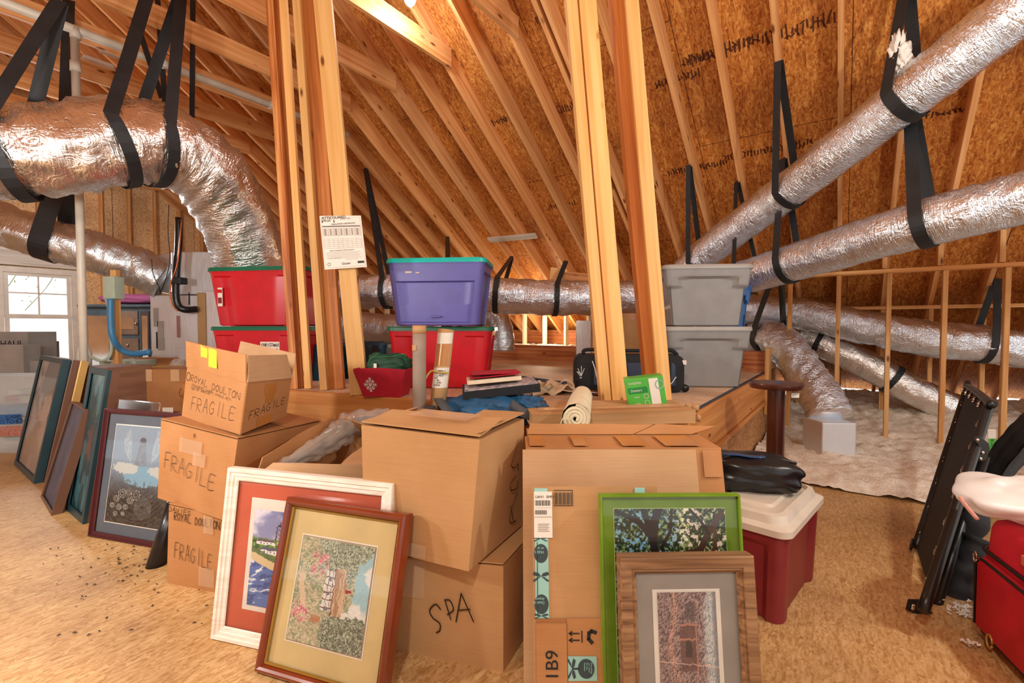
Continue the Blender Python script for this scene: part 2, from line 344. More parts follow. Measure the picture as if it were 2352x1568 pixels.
# collar ties
t0 = None
for i in range(11):
    a = 2.445+.81*i
    if t0 is None:
        t0 = boardobj('collar_tie', AS(a, -3.4, 3.86), AS(a, 3.52, 3.86), .184, .038, Ad, M['rafter'], bevel=0); o = t0
        tag(o, 'nearest horizontal collar tie, its cut end just right of the ceiling bulb', 'ceiling joist', 'collar ties')
    else:
        o = t0.copy(); COL.objects.link(o); o.location = t0.location+Ad*.81*i
        o['label'] = ['', 'collar tie whose cut end hangs right of the paired posts, under the bulb', 'collar tie ending at mid height right of the post with the paper',
                      'short visible collar tie end just beside the post with the paper'][i] if i < 4 else 'horizontal pine collar tie running overhead left of the posts'
# tall knee wall on the right, short knee wall behind
def kneewall(s, z0, z1, aa, plate_a, lab, cat, mat, w=.089, t=.038, name='knee_wall', brace=None):
    r = thing(name, lab, cat, AS(aa[0], s, z0))
    boardobj('top_plate', AS(plate_a[0], s, z1-t/2), AS(plate_a[1], s, z1-t/2), w, t, UP, mat, r)
    for a in aa: boardobj('stud', AS(a, s, z0), AS(a, s, z1-t-.002), w, t, Ad, mat, r)
    return r
r = kneewall(5.9, .02, 1.76, [.5, .07, -.335, -.74, -1.145, -1.55], (-2.4, .53), 'open stud knee wall standing in the insulation on the right', 'stud wall', M['stud'])
for a in (.11, -.295, -.70, -1.105, -1.51): boardobj('cripple_stud', AS(a, 5.9, 1.765), AS(a, 5.9, 2.3), .089, .038, Ad, M['stud'], r)
kneewall(6.75, .12, 1.43, [a for a in NR if -2.4 < a < .9], (-2.6, .95), 'low rear knee wall behind the long horizontal duct', 'stud wall', M['stud'])
rr = kneewall(6.75, .85, 1.45, [a for a in NR if 1 < a < 7.6], (.98, 7.7), 'low pale knee wall behind the platform, seen under the middle duct', 'stud wall', M['pale'])
boardobj('diagonal_brace', AS(3.1, 6.83, .88), AS(2.1, 6.83, 1.4), .14, .038, Bd, M['stud'], rr)
kneewall(5.45, .9, 2.12, [a for a in NR if 6.2 < a < 10.6], (6.1, 10.7), 'tall pale knee wall far back beside the posts', 'stud wall', M['pale'])
o = boardobj('long_beam', AS(.95, 7.3, 1.02), AS(11, 7.3, 1.02), .24, .04, Bd, M['redbeam']); tag(o, 'long reddish beam behind the low pale knee wall', 'beam')
# gable wall on the left, window in it
D = 11.0
def gw(s, z): return AS(D, s, z)
def gquad(name, m, s0, s1, z0, z1, t=.012, parent=None, off=0, kind=None, bevel=0):
    mb = MB().hexa([AS(D+off+dt, s, z) for z in (z0, z1) for s, dt in ((s0, 0), (s1, 0), (s1, t), (s0, t))])
    return mb.build(name, m, parent, kind=kind, bevel=bevel)
wl, wr_, wz0, wz1 = 1.34, 2.34, .5, 2.17
def gable():
    mb = MB()
    def q(s0, s1, z0, z1, z2=None):
        z2 = z1 if z2 is None else z2
        mb.hexa([AS(D, s0, z0), AS(D, s1, z0), AS(D+.012, s1, z0), AS(D+.012, s0, z0), AS(D, s0, z1), AS(D, s1, z2), AS(D+.012, s1, z2), AS(D+.012, s0, z1)])
    q(-2.4, wl, 0, wz0); q(-2.4, wl, wz0, wz1); q(wl, wr_, 0, wz0); q(wr_, 7.8, 0, .75, .75); q(wr_, 7.8, .75, 2.16, .9); q(-2.4, 0, wz1, roofz(2.4)+.22, RZ+.2)
    q(0, wr_, wz1, RZ+.2, roofz(wr_)+.2); q(wr_, 7.75, 2.16, roofz(wr_)+.2, roofz(7.75)+.2)
    return mb
o = gable().build('wall_left', M['osbwall'], kind='structure')
for s in np.arange(-2.2, 7.0, .405):
    if wl-.1 < s < wr_+.1: z0 = wz1+.3
    else: z0 = .02
    o = boardobj('wall_stud', AS(D-.05, s, z0), AS(D-.05, s, roofz(abs(s))-.02), .089, .038, Bd, M['stud'], bevel=0)
    tag(o, 'vertical wall stud on the sheathed gable wall around the window', 'stud', 'gable wall studs')
o = boardobj('header', AS(D-.06, wl-.15, wz1+.16), AS(D-.06, wr_+.15, wz1+.16), .28, .08, Ad, M['whitewood'])
tag(o, 'pale header board above the window', 'header')
win = thing('window_1', None, None, AS(D, (wl+wr_)/2, wz0)); win['kind'] = 'structure'
def fr(s0, s1, z0, z1, wd, t=.07, name='window_frame', m=M['winframe'], off=-.06):
    mb = MB()
    for a, b, c, d in ((s0, s0+wd, z0, z1), (s1-wd, s1, z0, z1), (s0+wd, s1-wd, z0, z0+wd), (s0+wd, s1-wd, z1-wd, z1)):
        mb.hexa([AS(D+off+dt, s, z) for z in (c, d) for s, dt in ((a, 0), (b, 0), (b, t), (a, t))])
    return mb.build(name, m, win)
fr(wl, wr_, wz0, wz1, .09, .09); zm = (wz0+wz1)/2+.02
fr(wl+.1, wr_-.1, zm, wz1-.09, .05, .04, 'upper_sash', off=-.02); fr(wl+.1, wr_-.1, wz0+.09, zm+.03, .05, .04, 'lower_sash', off=-.045)
gquad('muntin', M['winframe'], (wl+wr_)/2-.01, (wl+wr_)/2+.01, zm+.04, wz1-.13, .02, win, -.01)
gquad('muntin', M['winframe'], wl+.14, wr_-.14, (zm+wz1)/2-.02, (zm+wz1)/2, .02, win, -.01)
gquad('pane', M['glass'], wl+.14, wr_-.14, wz0+.13, wz1-.13, .004, win, .0)
# a little green foliage outside the window
mb = MB()
for i in range(70):
    c = AS(D+1.3+random.random()*.5, 1.1+random.random()*1.6, 1.6+random.random()*.5+ (random.random()*.4)); d = V((random.gauss(0, 1), random.gauss(0, 1), random.gauss(0, 1))).normalized()*.035; e = d.cross(UP)*.5
    if random.random() < .5: mb.add([c-d, c+e, c+d, c-e], [(0, 1, 2, 3)])
for k in range(3): mb.tube(catmull([AS(D+1.5, .9+.5*k, 1.5), AS(D+1.5, 1.2+.5*k, 1.95), AS(D+1.5, 1.4+.5*k, 2.4)], 5), .006, 5)
tag(mb.build('tree_branches', plain('leaf_green', '8aa860', .6)), 'thin leafy twigs outside the window panes', 'branches', kind='stuff')
# insulation beds
def bed(name, lab, a0, a1, s0, s1, fz, m, st=.045, extra=None):
    na, ns = int((a1-a0)/st), int((s1-s0)/st); vs = []; fs = []
    for i in range(na+1):
        for j in range(ns+1):
            a = a0+(a1-a0)*i/na; s = s0+(s1-s0)*j/ns; z = fz(a, s)
            z += .028*noise.noise(V((a*5, s*5, 0)))+.03*noise.noise(V((a*14, s*14, 3)))+.018*noise.noise(V((a*34, s*34, 9)))
            vs.append(AS(a, s, max(z, .012)))
    for i in range(na):
        for j in range(ns):
            k = i*(ns+1)+j; fs.append((k, k+ns+1, k+ns+2, k+1))
    o = mk(name, vs, fs, m, smooth=True); tag(o, lab, 'insulation', kind='stuff'); return o
bed('blown_insulation', 'fluffy cream blown insulation filling the attic floor on the right', -4.4, .66, 4.15, 8.5,
    lambda a, s: .025+.05*min(1, (s-4.18)/.25)+max(0, min(.2, (s-5.6)*.16)), M['insul'], .032)
bed('blown_insulation', 'strip of pale insulation behind the platform rim board', .68, 9, 5.62, 7.9, lambda a, s: .885, M['insul'], .06)
# ---------------------------------------------------------------- platform
PZ = .72
P1, P2, P3, P4 = V((.90, 2.47, 0)), V((-3.7, 4.46, 0)), AS(5.6, 5.58), AS(.69, 5.58)
pf = thing('raised_platform', 'raised sheathed platform with lumber sides carrying the totes', 'platform', (P1+P2)/2)
t = .022
mb = MB(); pts = [P1, P4, P3, P2]
mb.v = [p+UP*(PZ-t) for p in pts]+[p+UP*PZ for p in pts]; mb.f = [(3, 2, 1, 0), (4, 5, 6, 7)]+[(i, (i+1) % 4, 4+(i+1) % 4, 4+i) for i in range(4)]
mb.build('deck', M['deck'], pf)
fd = (P2-P1).normalized(); fn = V((fd.y, -fd.x, 0)); fn = fn if fn.y < 0 else -fn
boardobj('header_beam', P1+fn*.02+UP*(PZ-.15)-fd*.02, P2+fn*.02+UP*(PZ-.15), .30, .04, fn, M['beam'], pf)
boardobj('header_beam', P1+fn*.02+UP*(PZ-.46)-fd*.02, P2+fn*.02+UP*(PZ-.46), .30, .04, fn, M['beam'], pf)
sd = (P4-P1).normalized(); so = V((sd.y, -sd.x, 0))
boardobj('side_beam', P1+so*.0+UP*(PZ-.14)+sd*.03, P4+UP*(PZ-.14), .27, .04, so, M['beam'], pf)
boardobj('side_rail', P1+UP*(PZ-.30)+so*.01+sd*.03, P4+UP*(PZ-.30)+so*.01, .036, .05, so, M['beam'], pf)
boardobj('side_sheathing', P1+UP*(.2)+sd*.03, P4+UP*.2, .40, .02, so, M['osbskirt'], pf, bevel=0)
boardobj('edge_tape', P1+UP*(PZ+.0015)+sd*.03-so*.004, P4+UP*(PZ+.0015)-so*.004, .022, .004, UP, M['webblue'], pf, bevel=0)['label'] = 'dark blue strip along the deck edge'
o = boardobj('rim_board', P4+UP*(PZ+.11)+Bd*.02, P3+UP*(PZ+.11)+Bd*.02, .22, .04, Bd, M['redbeam'], pf); o['label'] = 'reddish upright board along the rear edge'
q = P4+so*.035
boardobj('end_block', q+UP*(PZ-.42)-sd*.05, q+UP*(PZ+.26)-sd*.05, .2, .04, so, M['stud'], pf)
boardobj('end_sheathing', q+UP*.28+sd*.01, q+UP*.28+sd*.5, .9, .02, so, M['osbskirt'], pf, bevel=0)
# ---------------------------------------------------------------- posts
def post(lab, bpx, tpx, wpx, Yb, thick, mat, group, Yt=None, wt=None, skew=0):
    b = W(bpx[0], bpx[1], Yb); b.z = PZ+.001; tp = W(tpx[0], -60, Yt or Yb)
    wd = wpx*Yb/F; n = V((skew, -1, 0)).normalized()
    o = boardobj('post', b, tp, wd, thick, n, mat, bevel=.004); tag(o, lab, 'wooden post', group); return o
g1, g2 = 'leaning posts on the left', 'leaning posts on the right'
post('rough bark-edged post at the far left of the left cluster', (679, 893), (618, 0), 17, 3.62, .05, M['bark'], g1)
post('dark-coloured board standing in for the shaded side right of the bark-edged post', (692, 893), (633, 0), 14, 3.70, .05, M['postdark'], g1)  # shade on the post's right side, put into a darker wood colour
post('pale post right of the bark-edged post', (709, 893), (647, 0), 16, 3.64, .04, M['post'], g1)
post('narrow pale post at the left side of the middle pair', (746, 896), (678, 0), 17, 3.56, .05, M['post'], g1)
post('wide orange post at the right side of the middle pair', (775, 893), (708, 0), 34, 3.62, .05, M['postdark'], g1)
post('knotty pale post with the paper certificate pinned to it', (826, 905), (736, 0), 40, 3.3, .038, M['post'], g1)
post('narrow board on the left edge of the thick right-hand post', (1390, 924), (1305, 0), 24, 2.92, .089, M['post'], g2)
post('wide pale post of the right-hand pair, behind the white roll', (1422, 924), (1340, 0), 38, 2.96, .12, M['post'], g2)
post('board coloured dark as the shaded side of the post behind the green box', (1500, 922), (1412, 0), 34, 3.12, .10, M['postdark'], g2)  # darker wood colour stands in for shade on this post's side
post('pale front board of the post behind the green box', (1527, 920), (1445, 0), 30, 3.0, .038, M['post'], g2)
# boards nailed on the roof
o = boardobj('nailing_board', R(1122, 551, -.01), R(1232, 541, -.01), .09, .02, sn, M['whitewood']); tag(o, 'short white painted board nailed across the rafters', 'board')
blk = thing('roof_blocking', 'stub of lumber blocking under the rafters with a black strap over it', 'blocking', W(1300, 640, 4.9))
boardobj('block', W(1262, 632, 4.95), W(1292, 636, 4.95), .16, .1, (0, -1, 0), M['stud'], blk); boardobj('block', W(1292, 637, 5.0), W(1375, 645, 5.0), .12, .1, (0, -1, 0), M['beam'], blk)
# ceiling bulb
bl = thing('ceiling_bulb', 'lit bulb in a porcelain holder at the top of the roof', 'light bulb', (-.86, 4.05, 4.1))
bm = MB(); bm.tube([(-.86, 4.05, 4.02), (-.86, 4.05, 4.1), (-.86, 4.05, 4.16)], lambda t: .055 if t < .9 else .06, 16); bm.build('lamp_holder', M['whiteplastic'], bl, smooth=True)
bm = MB(); bm.tube([(-.86, 4.05, 4.02-.12*i/12) for i in range(13)], lambda t: .012+.04*math.sin(math.pi*min(1, .12+t*.86))**.7, 16); bm.build('bulb', M['bulb'], bl, smooth=True)
# ---------------------------------------------------------------- ducts
def duct(name, lab, pts, rad, m, n=14, rough=.012, parent=None, segs=36, ring=.0):
    c = catmull(pts, n); L = len(c); vs = []; prev = None; seed = random.random()*50
    # resample finer rings
    for i, p in enumerate(c):
        t = (c[min(i+1, L-1)]-c[max(i-1, 0)]).normalized()
        a = UP.copy() if prev is None else prev; a = (a-t*a.dot(t)).normalized(); prev = a; b = t.cross(a)
        u = i/(L-1); rr = rad(u) if callable(rad) else rad
        for k in range(segs):
            q = 2*math.pi*k/segs; d = a*math.cos(q)+b*math.sin(q)
            e = noise.noise(d*2.2+V((u*L*.33+seed, 0, 0)))*rough*1.6+noise.noise(d*5+V((u*L*.9+seed, 5, 0)))*rough
            e += ring*math.sin(i*1.7)
            vs.append(p+d*(rr+e))
    fs = [(i*segs+k, i*segs+(k+1) % segs, (i+1)*segs+(k+1) % segs, (i+1)*segs+k) for i in range(L-1) for k in range(segs)]
    fs += [tuple(reversed(range(segs))), tuple((L-1)*segs+k for k in range(segs))]
    o = mk(name, vs, fs, m, parent, smooth=True)
    cum = [0]
    for i in range(1, L): cum.append(cum[-1]+(c[i]-c[i-1]).length)
    r1 = rad(.5) if callable(rad) else rad
    uv = o.data.uv_layers.new(name='UVMap'); k_ = 0; flat = np.zeros(len(o.data.loops)*2)
    for i in range(L-1):
        for k in range(segs):
            for (ii, kk) in ((i, k), (i, k+1), (i+1, k+1), (i+1, k)):
                flat[k_] = cum[ii]+seed; flat[k_+1] = kk/segs*6.283*r1; k_ += 2
    uv.data.foreach_set('uv', flat)
    if parent is None: tag(o, lab, 'air duct')
    return c
def at_duct(c, x):   # centreline point nearest to pixel column x
    best = None
    for i, p in enumerate(c):
        d = p-V((0, 0, H)); px = 1176+F*(d.x/(d.y*cT-d.z*sT))
        if best is None or abs(px-x) < best[0]: best = (abs(px-x), i)
    i = best[1]; return c[i], (c[min(i+1, len(c)-1)]-c[max(i-1, 0)]).normalized()
def strap(lab, c, x, apex, rad, w=.05, m=None, gap=.006, swap=False):
    p, t = at_duct(c, x); r = rad+gap; apex = V(apex); t = t.normalized()
    up = apex-p; up = (up-t*up.dot(t)).normalized(); side = t.cross(up); pts = []
    dist = max((apex-p).length, r*1.2); al = math.acos(min(.98, r/dist))
    N = 18
    for i in range(N+1):
        q = al+(2*math.pi-2*al)*i/N; pts.append(p+(up*math.cos(q)+side*math.sin(q))*r)
    a0 = apex+side*.012; a1 = apex-side*.012
    full = [a0+(pts[0]-a0)*k/6 for k in range(6)]+pts+[pts[-1]+(a1-pts[-1])*k/6 for k in range(1, 7)]
    o = MB().ribbon(full, t, w, .004).build('hanging_strap', m or M['strap'])
    tag(o, lab, 'strap', 'black duct hanging straps'); return o
# big elbow duct upper left
c = duct('large_duct', 'very large foil duct bending down behind the left posts', [W(-160, 372, 3.1), W(0, 350, 3.2), W(150, 343, 3.38), W(290, 325, 3.62), W(400, 345, 3.9), W(490, 410, 4.2), W(545, 510, 4.5), W(590, 640, 4.8)], lambda u: .285+.03*min(1, u*1.6), M['foilbig'], 12, .02, segs=48)
for x, ap, lb in ((20, W(138, 2, 3.3), 'wide webbing strap of the big left duct, nearest the left frame edge'), (255, W(345, -30, 3.85), 'strap crossing to the left at the middle of the big duct'),
                  (350, W(415, -15, 4.0), 'strap at the elbow of the big duct')):
    strap(lb, c, x, ap, .325, .085)
def legs(lab, a, b, w=.05): tag(MB().ribbon([a+(b-a)*k/8+V((0, 0, -.01*math.sin(k/8*math.pi))) for k in range(9)], V((1, .3, 0)), w, .004).build('hanging_strap', M['strap']), lab, 'strap', 'black duct hanging straps')
legs('straight dark strap hanging beside the white vertical pipe', W(158, 0, 4.2), W(148, 262, 4.2), .09)
legs('slender black strap hanging right of the crossing straps', W(443, 0, 4.6), W(441, 290, 4.6), .045)
legs('strap going down behind the elbow of the big duct', W(362, 0, 4.5), W(380, 250, 4.5), .045)
legs('black strap slanting from the crossing to the back of the big duct', W(298, 0, 4.3), W(372, 225, 4.3), .045)
# lower left duct
c = duct('flex_duct', 'foil duct below the big one, running down to the air handler', [W(-140, 455, 4.4), W(0, 512, 4.5), W(110, 548, 4.6), W(220, 580, 4.75), W(310, 612, 4.9), W(378, 645, 5.0)], .2, M['foildull'], 12, .014)
strap('broad strap holding the lower left duct', c, 122, W(165, 330, 4.55), .207, .15)
# ducts on the right
c = duct('flex_duct', 'shiny foil duct slanting up to the top right corner', [W(1575, 622, 5.1), W(1640, 565, 4.8), W(1800, 445, 4.1), W(1960, 320, 3.5), W(2130, 185, 3.05), W(2270, 75, 2.8), W(2420, -40, 2.6), W(2900, -420, 2.2), W(3500, -900, 1.9)], .158, M['foil'], 16, .006)
strap('strap loop near the left end of the slanting duct', c, 1600, R(1582, 378, .0), .163, .05)
strap('strap loop holding the middle of the slanting duct', c, 1808, R(1788, 140, 0), .163, .06)
strap('strap loop with a tuft of insulation at the upper slanting duct', c, 2080, R(2083, -40, 0), .163, .075)
c = duct('flex_duct', 'foil duct rising gently to the right frame edge', [W(1650, 655, 4.7), W(1740, 628, 4.3), W(1870, 588, 3.85), W(2010, 545, 3.4), W(2150, 505, 3.1), W(2290, 470, 2.9), W(2460, 425, 2.7), W(2900, 320, 2.4), W(3600, 130, 2.1)], .158, M['foil'], 16, .006)
strap('strap loop near the grey totes on the gently rising duct', c, 1810, R(1795, 330, 0)*.3+W(1800, 380, 4.2)*.7, .163, .06)
strap('long strap loop holding the gently rising duct at the right', c, 2125, W(2090, 215, 3.35), .163, .075)
strap('strap loop beside the gray totes behind the slanting duct', c, 1712, R(1693, 418, 0), .163, .045)
c = duct('flex_duct', 'crinkled foil duct running behind the open studs', [W(1640, 690, 6.0), W(1730, 712, 5.75), W(1850, 722, 5.45), W(1990, 752, 5.15), W(2130, 777, 4.85), W(2260, 790, 4.65), W(2420, 812, 4.5), W(2800, 860, 4.1), W(3300, 920, 3.7)], .18, M['foil'], 14, .014)
strap('strap on the duct behind the studs near the right edge', c, 2262, R(2290, 640, .05), .186, .06)
c = duct('flex_duct', 'foil duct arching over the platform corner down to the white box', [W(1690, 812, 5.9), W(1735, 778, 5.6), W(1775, 775, 5.3), W(1815, 808, 5.0), W(1855, 868, 4.7), W(1890, 920, 4.45), W(1908, 962, 4.3)], .185, M['foil'], 14, .012)
strap('wide strap holding the arch of the duct at the platform corner', c, 1765, W(1790, 600, 5.3), .19, .1)
bx = MB(); q = W(1908, 1000, 4.22); bx.box(V((q.x, q.y+.03, .2)), .30, .28, .31, None); o = bx.build('duct_boot_box', M['foilboard'], bevel=.01); tag(o, 'white foil faced box under the arching duct in the insulation', 'duct box')
c = duct('flex_duct', 'dull foil duct sloping down into the insulation behind the studs', [W(1840, 775, 5.7), W(1900, 795, 5.5), W(1990, 838, 5.3), W(2090, 893, 5.1), W(2170, 930, 5.0), W(2215, 950, 4.95)], .155, M['foilbig'], 12, .008)
for x, lb in ((1885, 'upper narrow band on the sloping duct'), (2045, 'lower narrow band on the sloping duct')):
    p, t = at_duct(c, x); mb = MB(); u = (UP-t*UP.dot(t)).normalized(); sd_ = t.cross(u)
    mb.ribbon([p+(u*math.cos(i*math.pi/12)+sd_*math.sin(i*math.pi/12))*.166 for i in range(25)], t, .055, .004); tag(mb.build('duct_band', M['strap']), lb, 'strap')
# middle duct
c = duct('flex_duct', 'foil duct running across behind the purple tote', [W(560, 655, 5.3), W(700, 672, 5.2), W(800, 672, 5.1), W(900, 668, 5.0), W(1040, 672, 4.9), W(1180, 680, 4.85), W(1300, 684, 4.85), W(1420, 684, 4.9), W(1530, 680, 5.0)], .178, M['foil'], 14, .012)
strap('long strap loop hanging left of the purple tote', c, 893, R(840, 388, 0), .184, .055)
strap('strap behind the teal lid of the purple tote', c, 1030, R(1028, 545, 0), .184, .055)
strap('strap loop right of the purple tote', c, 1140, R(1176, 590, 0), .184, .055)
strap('strap loop under the lumber blocking', c, 1278, W(1300, 600, 4.93), .184, .05)
duct('flex_duct', 'smooth grey duct low behind the knotty post', [W(600, 735, 6.2), W(740, 744, 6.1), W(830, 752, 6.0), W(920, 760, 5.9), W(1000, 765, 5.8)], .2, M['foildull'], 8, .01)
duct('flex_duct', 'short duct bending down right of the red tote', [W(1060, 740, 5.6), W(1110, 722, 5.6), W(1145, 735, 5.55), W(1155, 775, 5.5), W(1155, 805, 5.5)], .13, M['foildull'], 8, .01)
# ---------------------------------------------------------------- air handler on the left
Y0 = 4.95
def pz(px, py, Y): return W(px, py, Y)
ah = thing('air_handler', 'white foil faced air handler with a dark coolant pipe', 'air handler', V((W(440, 750, Y0).x, Y0, PZ)))
def wbox(name, x0, x1, y0, y1, Ya, dep, m, parent, bevel=.006, skew=0):
    a, b = W(x0, y1, Ya), W(x1, y0, Ya); mb = MB()
    mb.hexa([V((a.x, Ya, a.z)), V((b.x, Ya+skew, a.z)), V((b.x+dep*.2, Ya+dep+skew, a.z)), V((a.x+dep*.2, Ya+dep, a.z)), V((a.x, Ya, b.z)), V((b.x, Ya+skew, b.z)), V((b.x+dep*.2, Ya+dep+skew, b.z)), V((a.x+dep*.2, Ya+dep, b.z))])
    return mb.build(name, m, parent, bevel=bevel)
wbox('cabinet', 348, 455, 678, 830, Y0, .6, M['foilboard'], ah)['label'] = 'white cabinet side'
wbox('corner_trim', 455, 470, 672, 835, Y0-.02, .5, plain('kraft_edge', 'b08a5c', .6), ah)
wbox('insulated_panel', 471, 528, 668, 835, Y0, .5, M['foilboard'], ah)
wbox('plenum', 392, 520, 578, 676, Y0+.08, .5, M['foilboard'], ah)
mb = MB(); a, b, d, e = W(340, 590, Y0+.05), W(395, 577, Y0+.05), W(352, 668, Y0+.05), W(395, 672, Y0+.05)
mb.hexa([d, e, e+V((0, .45, 0)), d+V((0, .45, 0)), a, b, b+V((0, .45, 0)), a+V((0, .45, 0))]); mb.build('collar', M['foildull'], ah, bevel=.01)
for x0, x1, y0, y1 in ((362, 375, 737, 773), (363, 377, 774, 804), (353, 362, 707, 750)):
    wbox('printed_label', x0, x1, y0, y1, Y0-.006, .004, M['greyink'], ah, 0)
for x, y0, y1 in ((433, 672, 700), (359, 762, 800)): wbox('scale_mark', x, x+2, y0, y1, Y0-.006, .004, M['black'], ah, 0)
wbox('slot_handle', 406, 412, 725, 775, Y0-.01, .008, plain('copper_slot', '9a6a60', .4), ah, .002)
pp = MB().tube(catmull([W(411, 500, 4.85), W(410, 560, 4.84), W(406, 620, 4.82), W(404, 670, 4.8), W(409, 700, 4.8), W(425, 711, 4.82), W(452, 710, 4.9)], 8), .034, 14).build('insulated_pipe', M['blackplastic'], ah, smooth=True)
MB().tube(catmull([W(418, 500, 4.8), W(408, 600, 4.78), W(392, 655, 4.78), W(393, 690, 4.78), W(408, 712, 4.8), W(450, 716, 4.9)], 8), .008, 8).build('copper_pipe', M['copper'], ah, smooth=True)
wbox('pipe_tape', 395, 414, 636, 652, 4.77, .09, M['strap'], ah, .01)
MB().tube(catmull([W(388, 470, 4.7), W(386, 530, 4.72), W(390, 590, 4.74), W(384, 630, 4.78), W(368, 675, 4.9)], 8), .004, 6).build('control_wire', M['black'], ah, smooth=True)
MB().tube(catmull([W(348, 595, 4.75), W(352, 630, 4.78), W(366, 660, 4.85), W(368, 676, 4.93)], 8), .004, 6).build('control_wire', M['black'], ah, smooth=True)
# conduit box, hose, pipes
cb = thing('junction_box', 'pale green electrical box on a short stud with blue conduit', 'electrical box', V((W(264, 800, 4.6).x, 4.6, 0)))
p = W(264, 620, 4.6); boardobj('stud', (p.x, 4.6, 0), p, .065, .04, (0, -1, 0), M['stud'], cb)
wbox('enclosure', 236, 261, 634, 686, 4.52, .1, M['greenish'], cb, .006)
MB().tube(catmull([W(254, 686, 4.5), W(254, 730, 4.5), W(258, 770, 4.5), W(275, 800, 4.48), W(305, 812, 4.45), W(345, 808, 4.45)], 10), .028, 14).build('conduit', M['bluehose'], cb, smooth=True)
MB().tube(catmull([W(244, 686, 4.55), W(252, 720, 4.55), W(253, 760, 4.55), W(255, 810, 4.53), W(235, 828, 4.5), W(205, 818, 4.5)], 10), .014, 10).build('grey_conduit', M['greenish'], cb, smooth=True)
pv = thing('vent_pipe', 'white plastic vent pipe standing full height by the window', 'pipe', V((W(178, 60, 3.75).x, 3.95, 0)))
tp = W(171, 68, 3.95); MB().tube([V((tp.x, 3.95, 0)), tp], .029, 18).build('riser', M['pvc'], pv, smooth=True)
for y in (74, 150): q = W(173, y, 3.95); MB().tube([q-V((0, 0, .05)), q+V((0, 0, .03))], .036, 18).build('coupling', M['pvc'], pv, smooth=True)
q0 = tp; MB().tube([q0-Bd*2.0, q0+Bd*2.6], .036, 18).build('run', M['pvc'], pv, smooth=True)
for k in (-1.2, .6, 1.6): MB().tube([q0+Bd*k, q0+Bd*(k+.07)], .043, 18).build('run_coupling', M['pvc'], pv, smooth=True)
# sheet metal boxes between the ties
for lab, x, y in (('small white vent box between the overhead ties, upper one', 268, 110), ('small white vent box between the overhead ties, lower one', 222, 160)):
    q = W(x, y, 5.2); mb = MB().box((0, 0, 0), .26, .2, .16, Matrix.Translation(q) @ Matrix.Rotation(RZB, 4, 'Z')); tag(mb.build('vent_box', M['whiteplastic'], bevel=.01), lab, 'vent box')
# tuft of loose insulation on the upper strap
vs = []; fs = []; q = W(2070, 135, 3.12)
for i in range(31):
    for k in range(40):
        th = math.pi*i/30; ph = 2*math.pi*k/40; d = V((math.sin(th)*math.cos(ph), math.sin(th)*math.sin(ph), math.cos(th))); r_ = 1+.45*noise.noise(d*3)+.35*noise.noise(d*8)+.25*noise.noise(d*17)
        vs.append(q+V((d.x*.055*r_+.03*d.z*-1, d.y*.05*r_, d.z*.14*r_)))
fs = [(i*40+k, (i+1)*40+k, (i+1)*40+(k+1) % 40, i*40+(k+1) % 40) for i in range(30) for k in range(40)]
tag(mk('insulation_tuft', vs, fs, M['fluff'], smooth=True), 'white insulation tuft caught on the slanting duct strap', 'insulation', kind='stuff')
# ---------------------------------------------------------------- totes
def rrect(sx, sy, r, n=8, m=10):
    out = []; hx, hy = sx/2-r, sy/2-r
    for cx, cy, a0 in ((hx, hy, 0), (-hx, hy, 90), (-hx, -hy, 180), (hx, -hy, 270)):
        for k in range(n+1): q = math.radians(a0+90*k/n); out.append((cx+r*math.cos(q), cy+r*math.sin(q)))
    res = []; N = len(out)
    for i in range(N):
        p, q = out[i], out[(i+1) % N]; d = math.hypot(q[0]-p[0], q[1]-p[1]); k = m if d > .06 else 1
        for j in range(k): res.append((p[0]+(q[0]-p[0])*j/k, p[1]+(q[1]-p[1])*j/k))
    return res
def loft(name, secs, m, parent, fn=None, cap0=True, cap1=True, smooth=True, local=True, off=(0, 0, 0), bevel=0, edge=True, m_=14):
    vs = []; n = None
    for z, sx, sy, r in secs:
        ring = rrect(sx, sy, r, 6, m_); n = len(ring)
        for x, y in ring:
            if fn: x, y, zz = fn(x, y, z, sx, sy)
            else: zz = z
            vs.append(V((x, y, zz))+V(off))
    L = len(secs); fs = [(i*n+k, i*n+(k+1) % n, (i+1)*n+(k+1) % n, (i+1)*n+k) for i in range(L-1) for k in range(n)]
    if cap0: fs.append(tuple(reversed(range(n))))
    if cap1: fs.append(tuple((L-1)*n+k for k in range(n)))
    o = mk(name, vs, fs, m, parent, local=local, smooth=smooth)
    if edge: e = o.modifiers.new('e', 'EDGE_SPLIT'); e.split_angle = math.radians(35)
    return o
